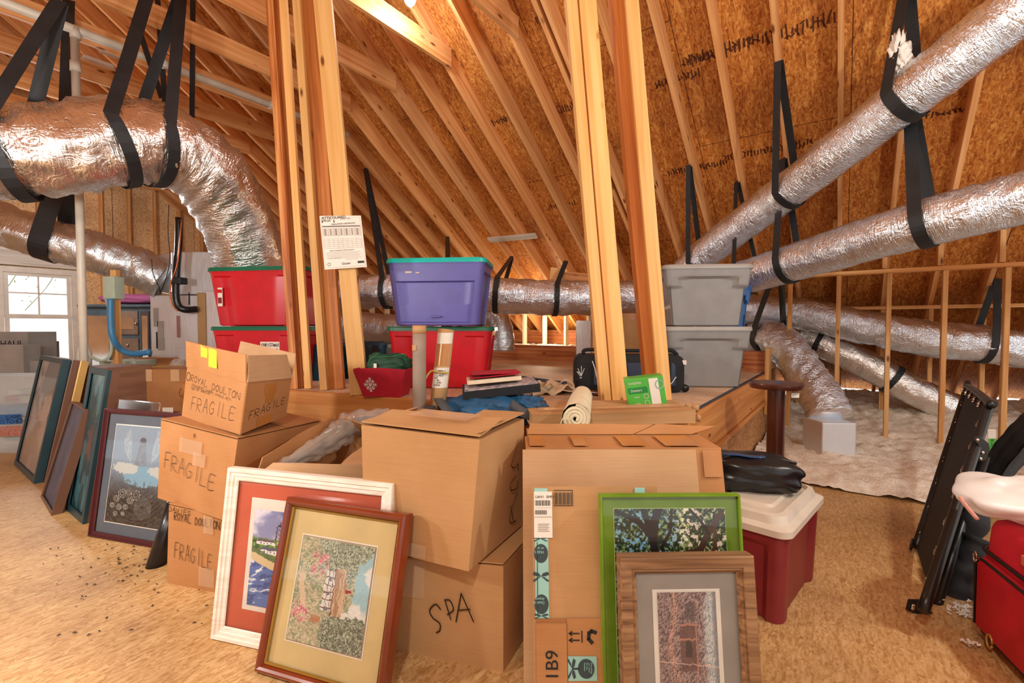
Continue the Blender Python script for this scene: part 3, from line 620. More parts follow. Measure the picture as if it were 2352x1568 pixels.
def tote(lab, cx, cy, z, L, Dp, Hh, rz, body, lid, group, style=0, seed=0, lab_body=None):
    t = thing('storage_tote', lab, 'storage tote', (cx, cy, z), rz, group)
    def fn(x, y, zz, sx, sy):
        u = zz/Hh
        if style == 0:      # long face: lower panel set in, ends: bar handle
            if abs(x) < sx*.40 and .06 < u < .66 and abs(y) > sy*.46: y *= 1-.028/(sy/2)
            if abs(y) < sy*.34 and u < .8 and abs(x) > sx*.46: x *= 1-.02/(sx/2)
        elif style == 1:    # red: vertical groove recess near ends of face
            if sx*.28 < abs(x) < sx*.38 and u < .84 and abs(y) > sy*.44: y *= 1-.022/(sy/2)
            if abs(y) < sy*.3 and u < .84 and abs(x) > sx*.46: x *= 1-.03/(sx/2)
        elif style == 2:    # grey: wide band with dropped handle pocket
            def sp(t, a, b): t = min(1, max(0, (t-a)/(b-a))); return t*t*(3-2*t)
            lim = .82-.16*sp(abs(x)/sx, .28, .36); k = sp(lim-u, 0, .045)
            if abs(y) > sy*.44: y *= 1-.028*k/(sy/2)
            lim = .82-.16*sp(abs(y)/sy, .25, .36); k = sp(lim-u, 0, .045)
            if abs(x) > sx*.44: x *= 1-.028*k/(sx/2)
        return x, y, zz
    secs = []
    N = 44
    for i in range(N+1):
        u = i/N; k = .84+.13*u; secs.append((u*Hh*.92, L*k, Dp*k, .055))
    secs += [(Hh*.92, L*.985, Dp*.985, .06), (Hh*.985, L*.99, Dp*.99, .06)]
    b = loft('body', [(0, L*.78, Dp*.78, .04)]+secs[1:], body, t, fn)
    loft('lid', [(Hh*.94, L*1.0, Dp*1.0, .06), (Hh*.94, L*1.015, Dp*1.015, .065), (Hh*.995, L*1.01, Dp*1.01, .065), (Hh*1.008, L*.99, Dp*.99, .06), (Hh*1.0, L*.9, Dp*.9, .05)], lid, t)
    return t
PZz = PZ+.002
def hx(px, Y): return (px-1176)/F*Y
t = tote('grey tote standing directly on the platform right of the posts', hx(1612, 3.85), 3.85, PZz, .66, .42, .475, -.12, M['grey'], M['greylid'], 'grey totes', 2)
t = tote('grey tote stacked on top of another grey tote', hx(1608, 3.85), 3.85, PZz+.482, .68, .42, .475, -.10, M['grey'], M['greylid'], 'grey totes', 2)
t = tote('pale tote half hidden behind the lower grey tote', hx(1668, 4.25), 4.32, PZz, .34, .3, .42, -.1, plain('beige_plastic', 'b0a896', .45), M['greylid'], None, 2)
t = tote('blue tote mostly hidden behind the upper grey tote', hx(1678, 4.25), 4.32, PZz+.43, .34, .3, .40, -.1, plain('blue_plastic', '2c64a8', .4), plain('blue_lid', '2458a0', .4), None, 2)
t = tote('red tote with green lid, bearing the purple tote', hx(1022, 3.85), 3.85, PZz, .83, .5, .475, -.03, M['red'], M['green'], 'red totes', 1)
mb = MB()
pt = tote('purple tote with a bright teal lid', hx(1016, 3.72), 3.72, PZz+.484, .76, .46, .50, -.1, M['purple'], M['teal'], None, 0)
for x, z, sx, sz in ((-.2, .40, .05, .012), (-.13, .395, .03, .008)):
    MB().box((x, -.222, z), sx, .004, sz).build('torn_label', M['canvas'], pt, local=True)
MB().box((.0, -.2, .07), .07, .006, .014).build('moulded_mark', plain('purple_dark', '5654a0', .4), pt, local=True, bevel=.003)
rt1 = tote('lower red tote of the left stack, bearing a handwritten card', hx(632, 4.25), 4.25, PZz, .92, .5, .475, -.16, M['red'], M['green'], 'red totes', 1)
rt2 = tote('upper red tote of the left stack', hx(628, 4.25), 4.25, PZz+.484, .92, .5, .5, -.16, M['red'], M['green'], 'red totes', 1)
sk = MB().box((-.33, -.235, .25), .045, .004, .16).build('product_sticker', M['paper'], rt2, local=True)
MB().box((-.33, -.239, .30), .04, .003, .03).build('sticker_print', M['red'], sk, local=True)
MB().box((-.33, -.239, .22), .034, .003, .05).build('sticker_picture', plain('sticker_pic', '8a2030', .5), sk, local=True)
nc = MB().box((.12, -.235, .30), .18, .004, .1).build('name_card', M['paper'], rt1, local=True)
# teal foot lockers behind the posts
def locker(lab, cx, cy, z, L, Dp, Hh, rz):
    t = thing('foot_locker', lab, 'foot locker', (cx, cy, z), rz, 'dark teal trunks')
    loft('body', [(0, L*.93, Dp*.93, .03), (.03, L*.95, Dp*.95, .04), (Hh*.42, L*.97, Dp*.97, .04), (Hh*.45, L*.94, Dp*.94, .04), (Hh*.52, L*.94, Dp*.94, .04), (Hh*.55, L*.98, Dp*.98, .04), (Hh*.84, L, Dp, .04)], M['navy'], t)
    loft('lid', [(Hh*.83, L*1.02, Dp*1.02, .05), (Hh*.92, L*1.02, Dp*1.02, .05), (Hh*.97, L*.96, Dp*.94, .05), (Hh*.97, L*.8, Dp*.7, .04), (Hh, L*.78, Dp*.68, .04)], M['navy'], t)
    for s in (-.3, .3): MB().box((s*L, -Dp*.5, Hh*.78), .06, .02, .08).build('latch', M['blackmetal'], t, local=True, bevel=.004)
locker('dark teal trunk on the platform between the post clusters', hx(740, 4.35), 4.35, PZz, .5, .38, .33, -.1)
locker('dark teal trunk seen between the knotty post and the red tote', hx(848, 4.5), 4.5, PZz, .46, .38, .34, -.1)
# ---------------------------------------------------------------- strokes lettering
GL = {'A': [[(0, 0), (.5, 1), (1, 0)], [(.2, .4), (.8, .4)]], 'B': [[(0, 0), (0, 1), (.7, .9), (.7, .6), (0, .5), (.9, .4), (.85, .05), (0, 0)]], 'C': [[(1, .85), (.5, 1), (0, .6), (0, .35), (.5, 0), (1, .15)]],
 'D': [[(0, 0), (0, 1), (.7, .85), (1, .5), (.7, .1), (0, 0)]], 'E': [[(1, 1), (0, 1), (0, 0), (1, 0)], [(0, .52), (.8, .52)]], 'F': [[(0, 0), (.08, 1), (1, 1.02)], [(0, .5), (.7, .55)]],
 'G': [[(1, .85), (.5, 1), (0, .5), (.4, 0), (1, .15), (1, .45), (.6, .45)]], 'H': [[(0, 0), (0, 1)], [(1, 0), (1, 1)], [(0, .5), (1, .5)]], 'I': [[(.5, 0), (.5, 1)]], 'K': [[(0, 0), (0, 1)], [(.9, 1), (0, .45), (1, 0)]],
 'L': [[(0, 1), (0, 0), (.9, 0)]], 'M': [[(0, 0), (.1, 1), (.5, .3), (.9, 1), (1, 0)]], 'N': [[(0, 0), (0, 1), (1, 0), (1, 1)]], 'O': [[(.5, 1), (.05, .7), (.05, .3), (.5, 0), (.95, .3), (.95, .7), (.5, 1)]],
 'P': [[(0, 0), (0, 1), (.8, .95), (.9, .6), (0, .45)]], 'R': [[(0, 0), (0, 1), (.8, .95), (.85, .6), (.05, .5), (1, 0)]], 'S': [[(1, .9), (.5, 1), (.05, .8), (.3, .55), (.85, .4), (.8, .05), (.3, 0), (0, .15)]],
 'T': [[(.5, 0), (.5, 1)], [(0, 1), (1, 1)]], 'U': [[(0, 1), (.05, .2), (.5, 0), (.95, .2), (1, 1)]], 'V': [[(0, 1), (.5, 0), (1, 1)]], 'W': [[(0, 1), (.25, 0), (.5, .7), (.75, 0), (1, 1)]], 'X': [[(0, 0), (1, 1)], [(0, 1), (1, 0)]],
 'Y': [[(0, 1), (.5, .5), (1, 1)], [(.5, .5), (.4, 0)]], 'Z': [[(0, 1), (1, 1), (0, 0), (1, 0)]], '3': [[(0, .9), (.5, 1), (.9, .75), (.4, .5), (.95, .25), (.5, 0), (0, .1)]], '5': [[(1, 1), (.1, 1), (.1, .6), (.8, .6), (.9, .2), (.4, 0), (0, .1)]],
 '1': [[(.2, .8), (.6, 1), (.6, 0)]], '2': [[(0, .8), (.5, 1), (.9, .7), (0, 0), (1, 0)]], ',': [[(.3, .1), (.1, -.15)]], '/': [[(0, 0), (1, 1)]], '(': [[(.8, 1.1), (.3, .5), (.8, -.1)]], ')': [[(.2, 1.1), (.7, .5), (.2, -.1)]], '-': [[(.1, .5), (.9, .5)]], '.': [[(.4, .0), (.6, .05)]]}
def bil(q, u, v, off=.0):     # q = (bl, br, tr, tl)
    a, b, c_, d = [V(x) for x in q]; p = (a*(1-u)+b*u)*(1-v)+(d*(1-u)+c_*u)*v
    n = (b-a).cross(d-a).normalized(); return p+n*off
def scribble(name, q, strokes, m, parent, wid=.004, off=.002):
    mb = MB(); n = (V(q[1])-V(q[0])).cross(V(q[3])-V(q[0])).normalized()
    for st in strokes:
        if len(st) > 2 and len(st) > 3: st2 = [(p.x, p.y) for p in catmull([V((x, y, 0)) for x, y in st], 4)]
        else: st2 = st
        P = [bil(q, u, v, off) for u, v in st2]
        for i in range(len(P)-1):
            d = P[i+1]-P[i]
            if d.length < 1e-6: continue
            e = n.cross(d).normalized()*wid/2; x = d.normalized()*wid*.3
            mb.add([P[i]-x-e, P[i+1]+x-e, P[i+1]+x+e, P[i]-x+e], [(0, 1, 2, 3)])
    if mb.v: return mb.build(name, m, parent)
def write(q, text, u0, v0, cw, ch, m, parent, wid=.004, slant=.1, step=1.35, name='handwriting', rise=0, jit=.06, off=.002):
    st = []; rnd = random.Random(sum(map(ord, text))); u = u0; v = v0
    for ch_ in text:
        if ch_ != ' ':
            jx, jy, s = rnd.uniform(-jit, jit), rnd.uniform(-jit, jit), rnd.uniform(.9, 1.12)
            for l in GL.get(ch_, []): st.append([(u+cw*(x*s+slant*y+jx), v+ch*(y*s+jy)) for x, y in l])
        u += cw*step; v += rise
    return scribble(name, q, st, m, parent, wid, off)
def fonttext(name, q, text, u, v, size, m, parent, off=.0015, rot=0, align='LEFT'):
    cu = bpy.data.curves.new(name, 'FONT'); cu.body = text; cu.size = size; cu.align_x = align; cu.extrude = 0.0003
    tmp = bpy.data.objects.new('t', cu); COL.objects.link(tmp); bpy.context.view_layer.update()
    me = bpy.data.meshes.new_from_object(tmp.evaluated_get(bpy.context.evaluated_depsgraph_get())); bpy.data.objects.remove(tmp)
    me.name = name; me.materials.clear(); me.materials.append(m)
    ex = (V(q[1])-V(q[0])).normalized(); n = ex.cross(V(q[3])-V(q[0])).normalized(); ey = n.cross(ex)
    T = Matrix((ex, ey, n)).transposed().to_4x4(); T.translation = bil(q, u, v, off); me.transform(T @ Matrix.Rotation(rot, 4, 'Z'))
    o = bpy.data.objects.new(name, me); COL.objects.link(o); return par(o, parent)
def patch(name, q, u0, u1, v0, v1, m, parent, off=.0012, t=.0008, bevel=0):
    P = [bil(q, u, v, o_) for o_ in (off, off+t) for u, v in ((u0, v0), (u1, v0), (u1, v1), (u0, v1))]
    return MB().hexa(P).build(name, m, parent, bevel=bevel)
def faceq(root, x0, x1, z0, z1, y):   # a front quad given in a root's local space
    T = WMAT(root); return [T @ V((a, y, b)) for a, b in ((x0, z0), (x1, z0), (x1, z1), (x0, z1))]
q = faceq(rt1, .03, .21, .25, .35, -.2375)
write(q, 'CHRISTMAS', .06, .6, .08, .24, M['ink'], nc, .004, step=1.3); write(q, 'INTERIOR', .2, .2, .07, .2, M['ink'], nc, .003, step=1.3)
# paper certificate on the knotty post
TLp, TRp, BRp, BLp = W(734, 496, 3.245), W(829, 495, 3.245), W(843, 613, 3.245), W(746, 619, 3.245)
q = [BLp, BRp, TRp, TLp]
cp = thing('certificate_paper', 'printed insulation certificate pinned on the knotty post', 'paper', BLp)
P_ = []
n = 9
for j in range(n):
    for i in range(n): P_.append(bil(q, i/8, j/8, .002+.004*math.sin(i/8*3.1)*((j/8)-.5)))
sh_ = mk('sheet', P_, [(j*n+i, j*n+i+1, (j+1)*n+i+1, (j+1)*n+i) for j in range(8) for i in range(8)], M['paper'], cp, smooth=True)
pk = M['black']; of = .006
def pq(u0, u1, v0, v1, m=None, nm='printed_bar'): return patch(nm, q, u0, u1, v0, v1, m or plain('print_brown', '6a5c56', .6), sh_, of, .0003)
fonttext('heading', q, 'ATTICGUARD', .05, .93, .026, pk, sh_, of); fonttext('heading', q, 'PLUS', .09, .885, .022, pk, sh_, of)
for a, b in (((.05, .07), (.87, .92)), ((.33, .35), (.87, .92))): pq(a[0], a[1], b[0], b[1], pk)
fonttext('heading', q, 'EnviroTech', .5, .925, .015, M['greyink'], sh_, of); fonttext('heading', q, 'INSULATION CERTIFICATE', .27, .825, .0135, pk, sh_, of)
pq(.05, .95, .79, .81); dk = M['greyink']
for k in range(12): pq(.05, .95, .62+k*.0125, .622+k*.0125, dk, 'table_line')
for k in range(8): pq(.05+k*.128, .053+k*.128, .61, .79, dk, 'table_line')
for k in range(7): pq(.09+k*.128, .12+k*.128, .63, .76, dk, 'table_figures') if k % 2 == 0 else pq(.1+k*.128, .115+k*.128, .63, .76, dk, 'table_figures')
for k in range(6): pq(.06, .94, .385+k*.036, .388+k*.036, dk, 'table_line')
for k in range(9): pq(.06+k*.11, .063+k*.11, .385, .565, dk, 'table_line')
fonttext('heading', q, "Builder's and Applicator's Certification Signature", .17, .335, .0085, pk, sh_, of)
for k in range(5): pq(.08, .9-.05*(k % 2), .31-k*.027, .314-k*.027, dk, 'text_line')
for k in range(2): scribble('signature', q, [[(.12+.4*k+i*.03, .2-.03*k+.012*math.sin(i*2.3)) for i in range(11)]], dk, sh_, .0012, of)
scribble('round_mark', q, [[(.12+.035*math.cos(i*.52), .09+.027*math.sin(i*.52)) for i in range(13)]], pk, sh_, .002, of)
fonttext('logo', q, 'Quadel', .42, .075, .02, pk, sh_, of); pq(.8, .95, .085, .125, pk, 'logo_block')
for (a, b) in ((.03, .97),): scribble('border', q, [[(a, .03), (b, .03)], [(b, .03), (b, .97)], [(b, .97), (a, .97)], [(a, .97), (a, .03)]], dk, sh_, .001, of)
# ---------------------------------------------------------------- felt basket with ribbon
bk = thing('felt_basket', 'red felt basket with a white snowflake', 'basket', (hx(886, 3.28), 3.28, PZz), -.15)
def basket(x, y, z, sx, sy): return x, y, z+.005*math.cos(x*12)*(z > .15)
loft('basket_body', [(0, .27, .18, .012), (.004, .27, .18, .012), (.06, .30, .2, .012), (.12, .335, .22, .012), (.17, .37, .24, .012), (.195, .375, .245, .012), (.195, .36, .23, .01), (.13, .33, .21, .01), (.02, .27, .17, .01)], M['felt'], bk, basket, cap1=True)
q = faceq(bk, -.13, -.03, .04, .15, -.118); T = WMAT(bk)
q = [T @ V(p) for p in ((-.11, -.096, .035), (-.02, -.096, .035), (-.02, -.119, .135), (-.11, -.119, .135))]
st = []
for k in range(8):
    an = k*math.pi/4; c_, s_ = math.cos(an), math.sin(an); L = .5 if k % 2 == 0 else .42
    st.append([(.5, .5), (.5+c_*L, .5+s_*L)])
    for d_ in (.45, .72):
        for sg in (-1, 1): st.append([(.5+c_*L*d_, .5+s_*L*d_), (.5+c_*L*(d_+.22)-sg*s_*.1, .5+s_*L*(d_+.22)+sg*c_*.1)])
scribble('snowflake', q, st, M['whiteplastic'], bk, .004, .003)
def blob(name, c, s, m, parent=None, seed=0, amp=.12, fr_=3, e=2.2, rz=0, ry=0, rx=0, n=40, fold=0, fold_f=8, zmin=None):
    vs = []; fs = []; R_ = Matrix.Rotation(rz, 3, 'Z') @ Matrix.Rotation(ry, 3, 'Y') @ Matrix.Rotation(rx, 3, 'X'); nn = n
    for j in range(nn//2+1):
        th = math.pi*j/(nn//2)
        for i in range(nn):
            ph = 2*math.pi*i/nn; d = V((math.sin(th)*math.cos(ph), math.sin(th)*math.sin(ph), math.cos(th)))
            k = (abs(d.x)**e+abs(d.y)**e+abs(d.z)**e)**(-1/e)
            p = d*k; a = 1+amp*noise.noise(p*fr_+V((seed, seed, 0)))+fold*(abs(noise.noise(V((p.x*fold_f*.3+seed, p.y*fold_f, p.z*fold_f))))-.3)
            q_ = R_ @ V((p.x*s[0]*a, p.y*s[1]*a, p.z*s[2]*a))+V(c)
            if zmin is not None: q_.z = max(q_.z, zmin)
            vs.append(q_)
    for j in range(nn//2):
        for i in range(nn): fs.append((j*nn+i, (j+1)*nn+i, (j+1)*nn+(i+1) % nn, j*nn+(i+1) % nn))
    return mk(name, vs, fs, m, parent, smooth=True)
rb = thing('ribbon_bundle', 'bundle of dark green velvet garland heaped in the red basket', 'ribbon', (hx(890, 3.28), 3.28, PZ+.16))
blob('velvet_bundle', (hx(895, 3.28), 3.28, PZ+.215), (.145, .09, .075), M['velvet'], rb, 3, .15, 3, 2.6, fold=.25, fold_f=5)
blob('velvet_loop', (hx(866, 3.3), 3.28, PZ+.25), (.05, .04, .05), M['velvet'], rb, 8, .2)
for k in range(11):
    th = k*.5; cx = hx(895, 3.28)
    MB().tube([V((cx+.13*math.cos(a*.35)*(1-.05*k*.5), 3.28-.07+.012*k, PZ+.225+.06*math.sin(a*.35+th)+.01*math.sin(a))) for a in range(0, 12)], .0022, 5).build('gold_thread', plain('green_thread', '2c7a4c', .5), rb, smooth=True)
MB().box((hx(862, 3.2), 3.19, PZ+.215), .02, .004, .03).build('tag', M['paper'], rb)
# tubes
tb = thing('mailing_tube', 'tall grey paper tube standing against the red tote', 'tube', (-.5, 2.55, 0))
a, b = W(962, 965, 2.55), W(963, 747, 2.55); a.z = .01
MB().tube([a, a*.12+b*.88, b-V((0, 0, .045))], .0365, 26).build('tube_body', M['tubegrey'], tb, smooth=True); MB().tube([b-V((0, 0, .045)), b], .037, 26).build('tube_end', M['tubekraft'], tb, smooth=True)
MB().box((b.x-.02, 2.55-.037, b.z-.12), .022, .004, .03, None).build('paper_flap', M['tubekraft'], tb)
ta = thing('mailing_tube', 'leaning kraft tube with labels and tape', 'tube', W(1003, 960, 2.6))
a, b = W(1000, 985, 2.6), W(1025, 757, 2.66); n_ = (b-a).normalized()
MB().tube([a, b], .045, 28).build('tube_body', M['tubekraft'], ta, smooth=True)
for f0, f1, mm, nm in ((.42, .62, M['paper'], 'shipping_label'), (.86, .97, M['paper'], 'paper_label'), (.64, .86, M['tapebrown'], 'brown_tape')):
    vs = []; 
    for i in range(15):
        an = -2.75+i*.17 if nm != 'brown_tape' else -2.5+i*.12
        for f_ in (f0, f1): vs.append(a+(b-a)*f_+V((math.cos(an), math.sin(an), 0))*.0462)
    mk(nm, vs, [(2*i, 2*i+2, 2*i+3, 2*i+1) for i in range(14)], mm, ta, smooth=True)
q = [a+(b-a)*.43+V((-.036, -.047, 0)), a+(b-a)*.43+V((.03, -.047, 0)), a+(b-a)*.61+V((.03, -.047, 0)), a+(b-a)*.61+V((-.036, -.047, 0))]
for k in range(7): write(q, ['AIRMAIL', 'S A N', 'LHUS', 'TS', 'JRL', 'OVD', 'TUNA'][k], .1+.1*(k % 3), .85-.13*k, .1, .08, M['ink'], ta, .0016, off=.002)
# thin yellow rope tied around the tube
rp = MB().tube(catmull([a+(b-a)*.57+V((.05, -.05, 0)), a+(b-a)*.575+V((0, -.06, .0)), a+(b-a)*.57+V((-.05, -.05, .01)), a+(b-a)*.5+V((-.08, -.06, 0)), a+(b-a)*.38+V((-.11, -.06, 0)), a+(b-a)*.3+V((-.115, -.05, 0)), a+(b-a)*.29+V((-.1, -.05, .03))], 8), .005, 6).build('twine', M['yellowrope'], smooth=True)
tag(rp, 'yellow rope looped round the leaning kraft tube', 'rope')
# backpack under the picture box
bp = thing('backpack', 'blue backpack with grey straps lying on the boxes', 'backpack', W(1130, 960, 2.45))
cz = W(1130, 935, 2.5)
blob('pack_body', cz+V((0, .08, -.03)), (.29, .16, .085), M['backpack'], bp, 5, .15, 3, 2.8, fold=.35, fold_f=4, rz=.05)
blob('front_pocket', cz+V((-.06, -.07, -.03)), (.13, .06, .055), M['backpack'], bp, 15, .2, 3, 2.5, fold=.4, rz=-.2)
blob('side_pocket', cz+V((.2, .0, .0)), (.09, .09, .06), M['backpack'], bp, 25, .2, 3, 2.5, fold=.4, rz=.4)
MB().ribbon(catmull([cz+V((-.29, .03, .04)), cz+V((-.27, -.08, .05)), cz+V((-.22, -.13, .0)), cz+V((-.19, -.14, -.08))], 6), V((1, .2, 0)), .045, .01).build('shoulder_strap', M['strapgrey'], bp, smooth=True)
MB().ribbon(catmull([cz+V((-.33, .03, .0)), cz+V((-.33, -.05, -.01)), cz+V((-.28, -.1, -.06)), cz+V((-.24, -.12, -.1))], 6), V((1, .2, 0)), .05, .01).build('shoulder_strap', M['strapgrey'], bp, smooth=True)
MB().ribbon(catmull([cz+V((.1, -.08, .03)), cz+V((.16, -.14, .0)), cz+V((.22, -.12, -.02)), cz+V((.28, -.02, .02))], 6), V((0, .3, 1)), .05, .008).build('side_strap', M['strapgrey'], bp, smooth=True)
MB().tube(catmull([cz+V((-.05, -.13, -.03)), cz+V((.05, -.15, -.045)), cz+V((.12, -.13, -.07)), cz+V((.13, -.1, -.1))], 6), .018, 10).build('blue_sleeve', M['backpack'], bp, smooth=True)
# black picture box, white canvas, red folder
def slab(name, lab, cat, c, sx, sy, sz, rz, m, tilt=0, roll=0, parent=None, bevel=.002):
    Mx = Matrix.Translation(c) @ Matrix.Rotation(rz, 4, 'Z') @ Matrix.Rotation(tilt, 4, 'X') @ Matrix.Rotation(roll, 4, 'Y')
    o = MB().box((0, 0, 0), sx, sy, sz).build(name, m, None, bevel=bevel); o.matrix_basis = Mx; par(o, parent)
    if lab: tag(o, lab, cat)
    return o
tr = thing('shadow_box', 'black shallow box frame with printed top lying on the backpack', 'box frame', cz)
c0 = cz+V((.04, .14, .085)); slab('tray', None, None, c0, .42, .26, .045, .1, M['blackcloth'], roll=-.1, tilt=.04, parent=tr)
slab('printed_top', None, None, c0+V((0, 0, .024)), .4, .24, .003, .1, plain('mixed_print', 'd8c8c0', .5, c2='5a5a78', scale=(25, 25, 25)), roll=-.1, tilt=.04, parent=tr, bevel=0)
slab('stretched_canvas', 'thin white edged canvas on top of the black box frame', 'canvas', cz+V((-.0, .17, .135)), .3, .2, .022, .12, M['canvas'], roll=-.08)
rf = thing('red_folder', 'dark red folder lying topmost on the backpack pile', 'folder', cz+V((0, 0, .15)))
slab('cover', None, None, cz+V((.0, .17, .158)), .27, .19, .006, .1, M['felt'], roll=-.1, parent=rf); slab('cover', None, None, cz+V((.01, .17, .172)), .27, .19, .006, .16, M['felt'], roll=-.03, parent=rf)
# canvas bag
cb_ = thing('cloth_bag', 'cream cloth bag with blue and yellow print, crumpled', 'bag', W(1265, 900, 2.85))
def drape(name, c, sx, sy, m, parent, amp=.05, seed=0, rz=0, n=34, f_=9, base=0, crown=.05, thick=.004):
    vs = []; Rm = Matrix.Rotation(rz, 3, 'Z')
    for j in range(n+1):
        for i in range(n+1):
            x, y = (i/n-.5)*sx, (j/n-.5)*sy; ed = 1+.18*noise.noise(V((math.atan2(y, x)*1.3, seed, 0)))
            h = amp*(abs(noise.noise(V((x*f_, y*f_, seed))))+.4*noise.noise(V((x*f_*2.6, y*f_*2.6, seed)))) + crown*max(0, 1-(2*x/sx)**2)*max(0, 1-(2*y/sy)**2)
            vs.append(V(c)+Rm @ V((x*ed, y*ed, max(0, h)+base)))
    o = mk(name, vs, [(j*(n+1)+i, j*(n+1)+i+1, (j+1)*(n+1)+i+1, (j+1)*(n+1)+i) for j in range(n) for i in range(n)], m, parent, smooth=True)
    s_ = o.modifiers.new('s', 'SOLIDIFY'); s_.thickness = thick; return o
c0 = G(1262, 905, PZ); drape('bag_body', c0+V((.02, .08, .005)), .34, .3, M['canvas'], cb_, .09, 3, .3, crown=.04)
drape('printed_panel', c0+V((-.05, -.03, .03)), .13, .09, plain('bag_print', '3a78a8', .7, c2='d8b83c', scale=(22, 22, 22)), cb_, .05, 9, .2, n=14, crown=.03)
MB().ribbon(catmull([c0+V((.05, .06, .04)), c0+V((.12, .05, .1)), c0+V((.17, .0, .07)), c0+V((.16, -.05, .03)), c0+V((.08, -.06, .04))], 7), V((.2, 1, .2)), .022, .004).build('bag_handle', M['canvas'], cb_, smooth=True)
drape('tan_lining', c0+V((-.02, .2, .01)), .3, .16, plain('tan_suede', 'b88c68', .8), cb_, .07, 13, -.2, crown=.03)
# batting roll
br = thing('batting_roll', 'roll of cream quilt batting lying across the flat boxes', 'roll', W(1325, 950, 2.3))
a, b = W(1322, 962, 2.02), W(1336, 912, 2.75)
vs = []; N = 40; K = 30
for i in range(K+1):
    p = a+(b-a)*i/K; ax_ = (b-a).normalized(); u = (UP-ax_*UP.dot(ax_)).normalized(); s_ = ax_.cross(u)
    for k in range(N):
        q_ = 2*math.pi*k/N; d = u*math.cos(q_)+s_*math.sin(q_); rr = .064*(1+.05*math.sin(q_*2+1)+.05*noise.noise(V((i*.4, k*.3, 0)))+(.05 if i < 2 else 0)*noise.noise(V((k*.5, 0, 3))))
        vs.append(p+d*rr)
o = mk('rolled_batting', vs, [(i*N+k, i*N+(k+1) % N, (i+1)*N+(k+1) % N, (i+1)*N+k) for i in range(K) for k in range(N)]+[tuple((K)*N+k for k in range(N))], M['batting'], br, smooth=True)
ax_ = (b-a).normalized(); u = (UP-ax_*UP.dot(ax_)).normalized(); s_ = ax_.cross(u)
MB().ribbon([a+ax_*.03+(u*math.cos(t_)+s_*math.sin(t_))*(.060-.0024*t_) for t_ in [i*.3 for i in range(74)]], ax_, .05, .0147).build('spiral_end', M['batting'], br, smooth=True)
MB().ribbon(catmull([a+s_*-.06+u*-.01+ax_*.02, a+s_*-.075+u*-.05, a+s_*-.06+u*-.07+ax_*-.01], 5), ax_, .07, .003).build('loose_edge', M['batting'], br, smooth=True)
# suitcase on the platform
sc = thing('suitcase', 'black and blue wheeled suitcase lying behind the right-hand posts', 'suitcase', (hx(1440, 3.55), 3.55, PZz), -.1)
def sq(x, y, z, sx, sy): return x, y, z
L_, D_, H_ = .80, .3, .27
loft('case_body', [(0, L_*.9, D_*.85, .05), (.02, L_*.97, D_*.95, .06), (.06, L_, D_, .07), (H_-.06, L_, D_, .07), (H_-.02, L_*.97, D_*.95, .06), (H_, L_*.9, D_*.85, .05)], M['blackcloth'], sc)
loft('front_pocket', [(.05, .56, .03, .012), (.06, .58, .05, .012), (H_-.07, .58, .05, .012), (H_-.05, .56, .03, .012)], plain('navy_nylon', '1e2c48', .6), sc, off=(.03, -D_/2-.01, 0))
T = WMAT(sc)
MB().tube([T @ V(p) for p in catmull([(-.27, -D_/2-.035, H_-.04), (-.25, -D_/2-.04, H_-.1), (-.23, -D_/2-.04, .1), (-.15, -D_/2-.04, .065), (0, -D_/2-.04, .06), (.25, -D_/2-.04, .06), (.32, -D_/2-.035, .12)], 8)], .0035, 6).build('white_piping', M['whiteplastic'], sc, smooth=True)
for x in (.12, .26): MB().box((x, -D_/2-.037, .14), .05, .006, .16).build('webbing_band', M['blackcloth'], sc, local=True)
MB().box((.18, -D_/2-.04, .10), .1, .01, .07).build('grip_patch', M['strapgrey'], sc, local=True, bevel=.004)
MB().tube([T @ V(p) for p in catmull([(-.33, -.05, H_), (-.3, -.05, H_+.035), (-.05, -.05, H_+.03), (.1, -.05, H_+.03), (.3, -.05, H_+.035), (.36, -.05, H_)], 5)], .014, 8).build('carry_handle', M['blackcloth'], sc, smooth=True)
q = [T @ V(p) for p in ((-.385, -D_/2+.002, .1), (-.315, -D_/2-.004, .1), (-.315, -D_/2-.004, .19), (-.385, -D_/2+.002, .19))]
scribble('wing_emblem', q, [[(.4, .1), (.5, .0), (.6, .1)], [(.45, .2), (.1, .55)], [(.5, .25), (.2, .8)], [(.55, .25), (.55, 1)], [(.55, .2), (.85, .8)], [(.1, .55), (.5, .4)]], M['whiteplastic'], sc, .004, .004)
for y in (-.1, .1): MB().tube([T @ V((.405, y, .03)), T @ V((.405, y+.03, .03))], .028, 14).build('wheel', M['blackmetal'], sc, smooth=True)
MB().box((.385, -.12, .22), .04, .01, .03).build('tag', M['paper'], sc, local=True)
# dark pole lying on the deck
o = MB().tube([G(1130, 868, PZ+.02), G(1385, 905, PZ+.02)], .018, 12).build('dark_pole', M['darkwood'], smooth=True); tag(o, 'dark brown pole lying on the deck behind the cloth bag', 'pole')
o = MB().tube([G(1130, 858, PZ+.02), G(1300, 880, PZ+.02)], .014, 12).build('blue_pole', M['webblue'], smooth=True); tag(o, 'thin blue-black rod lying behind the dark brown pole', 'rod')
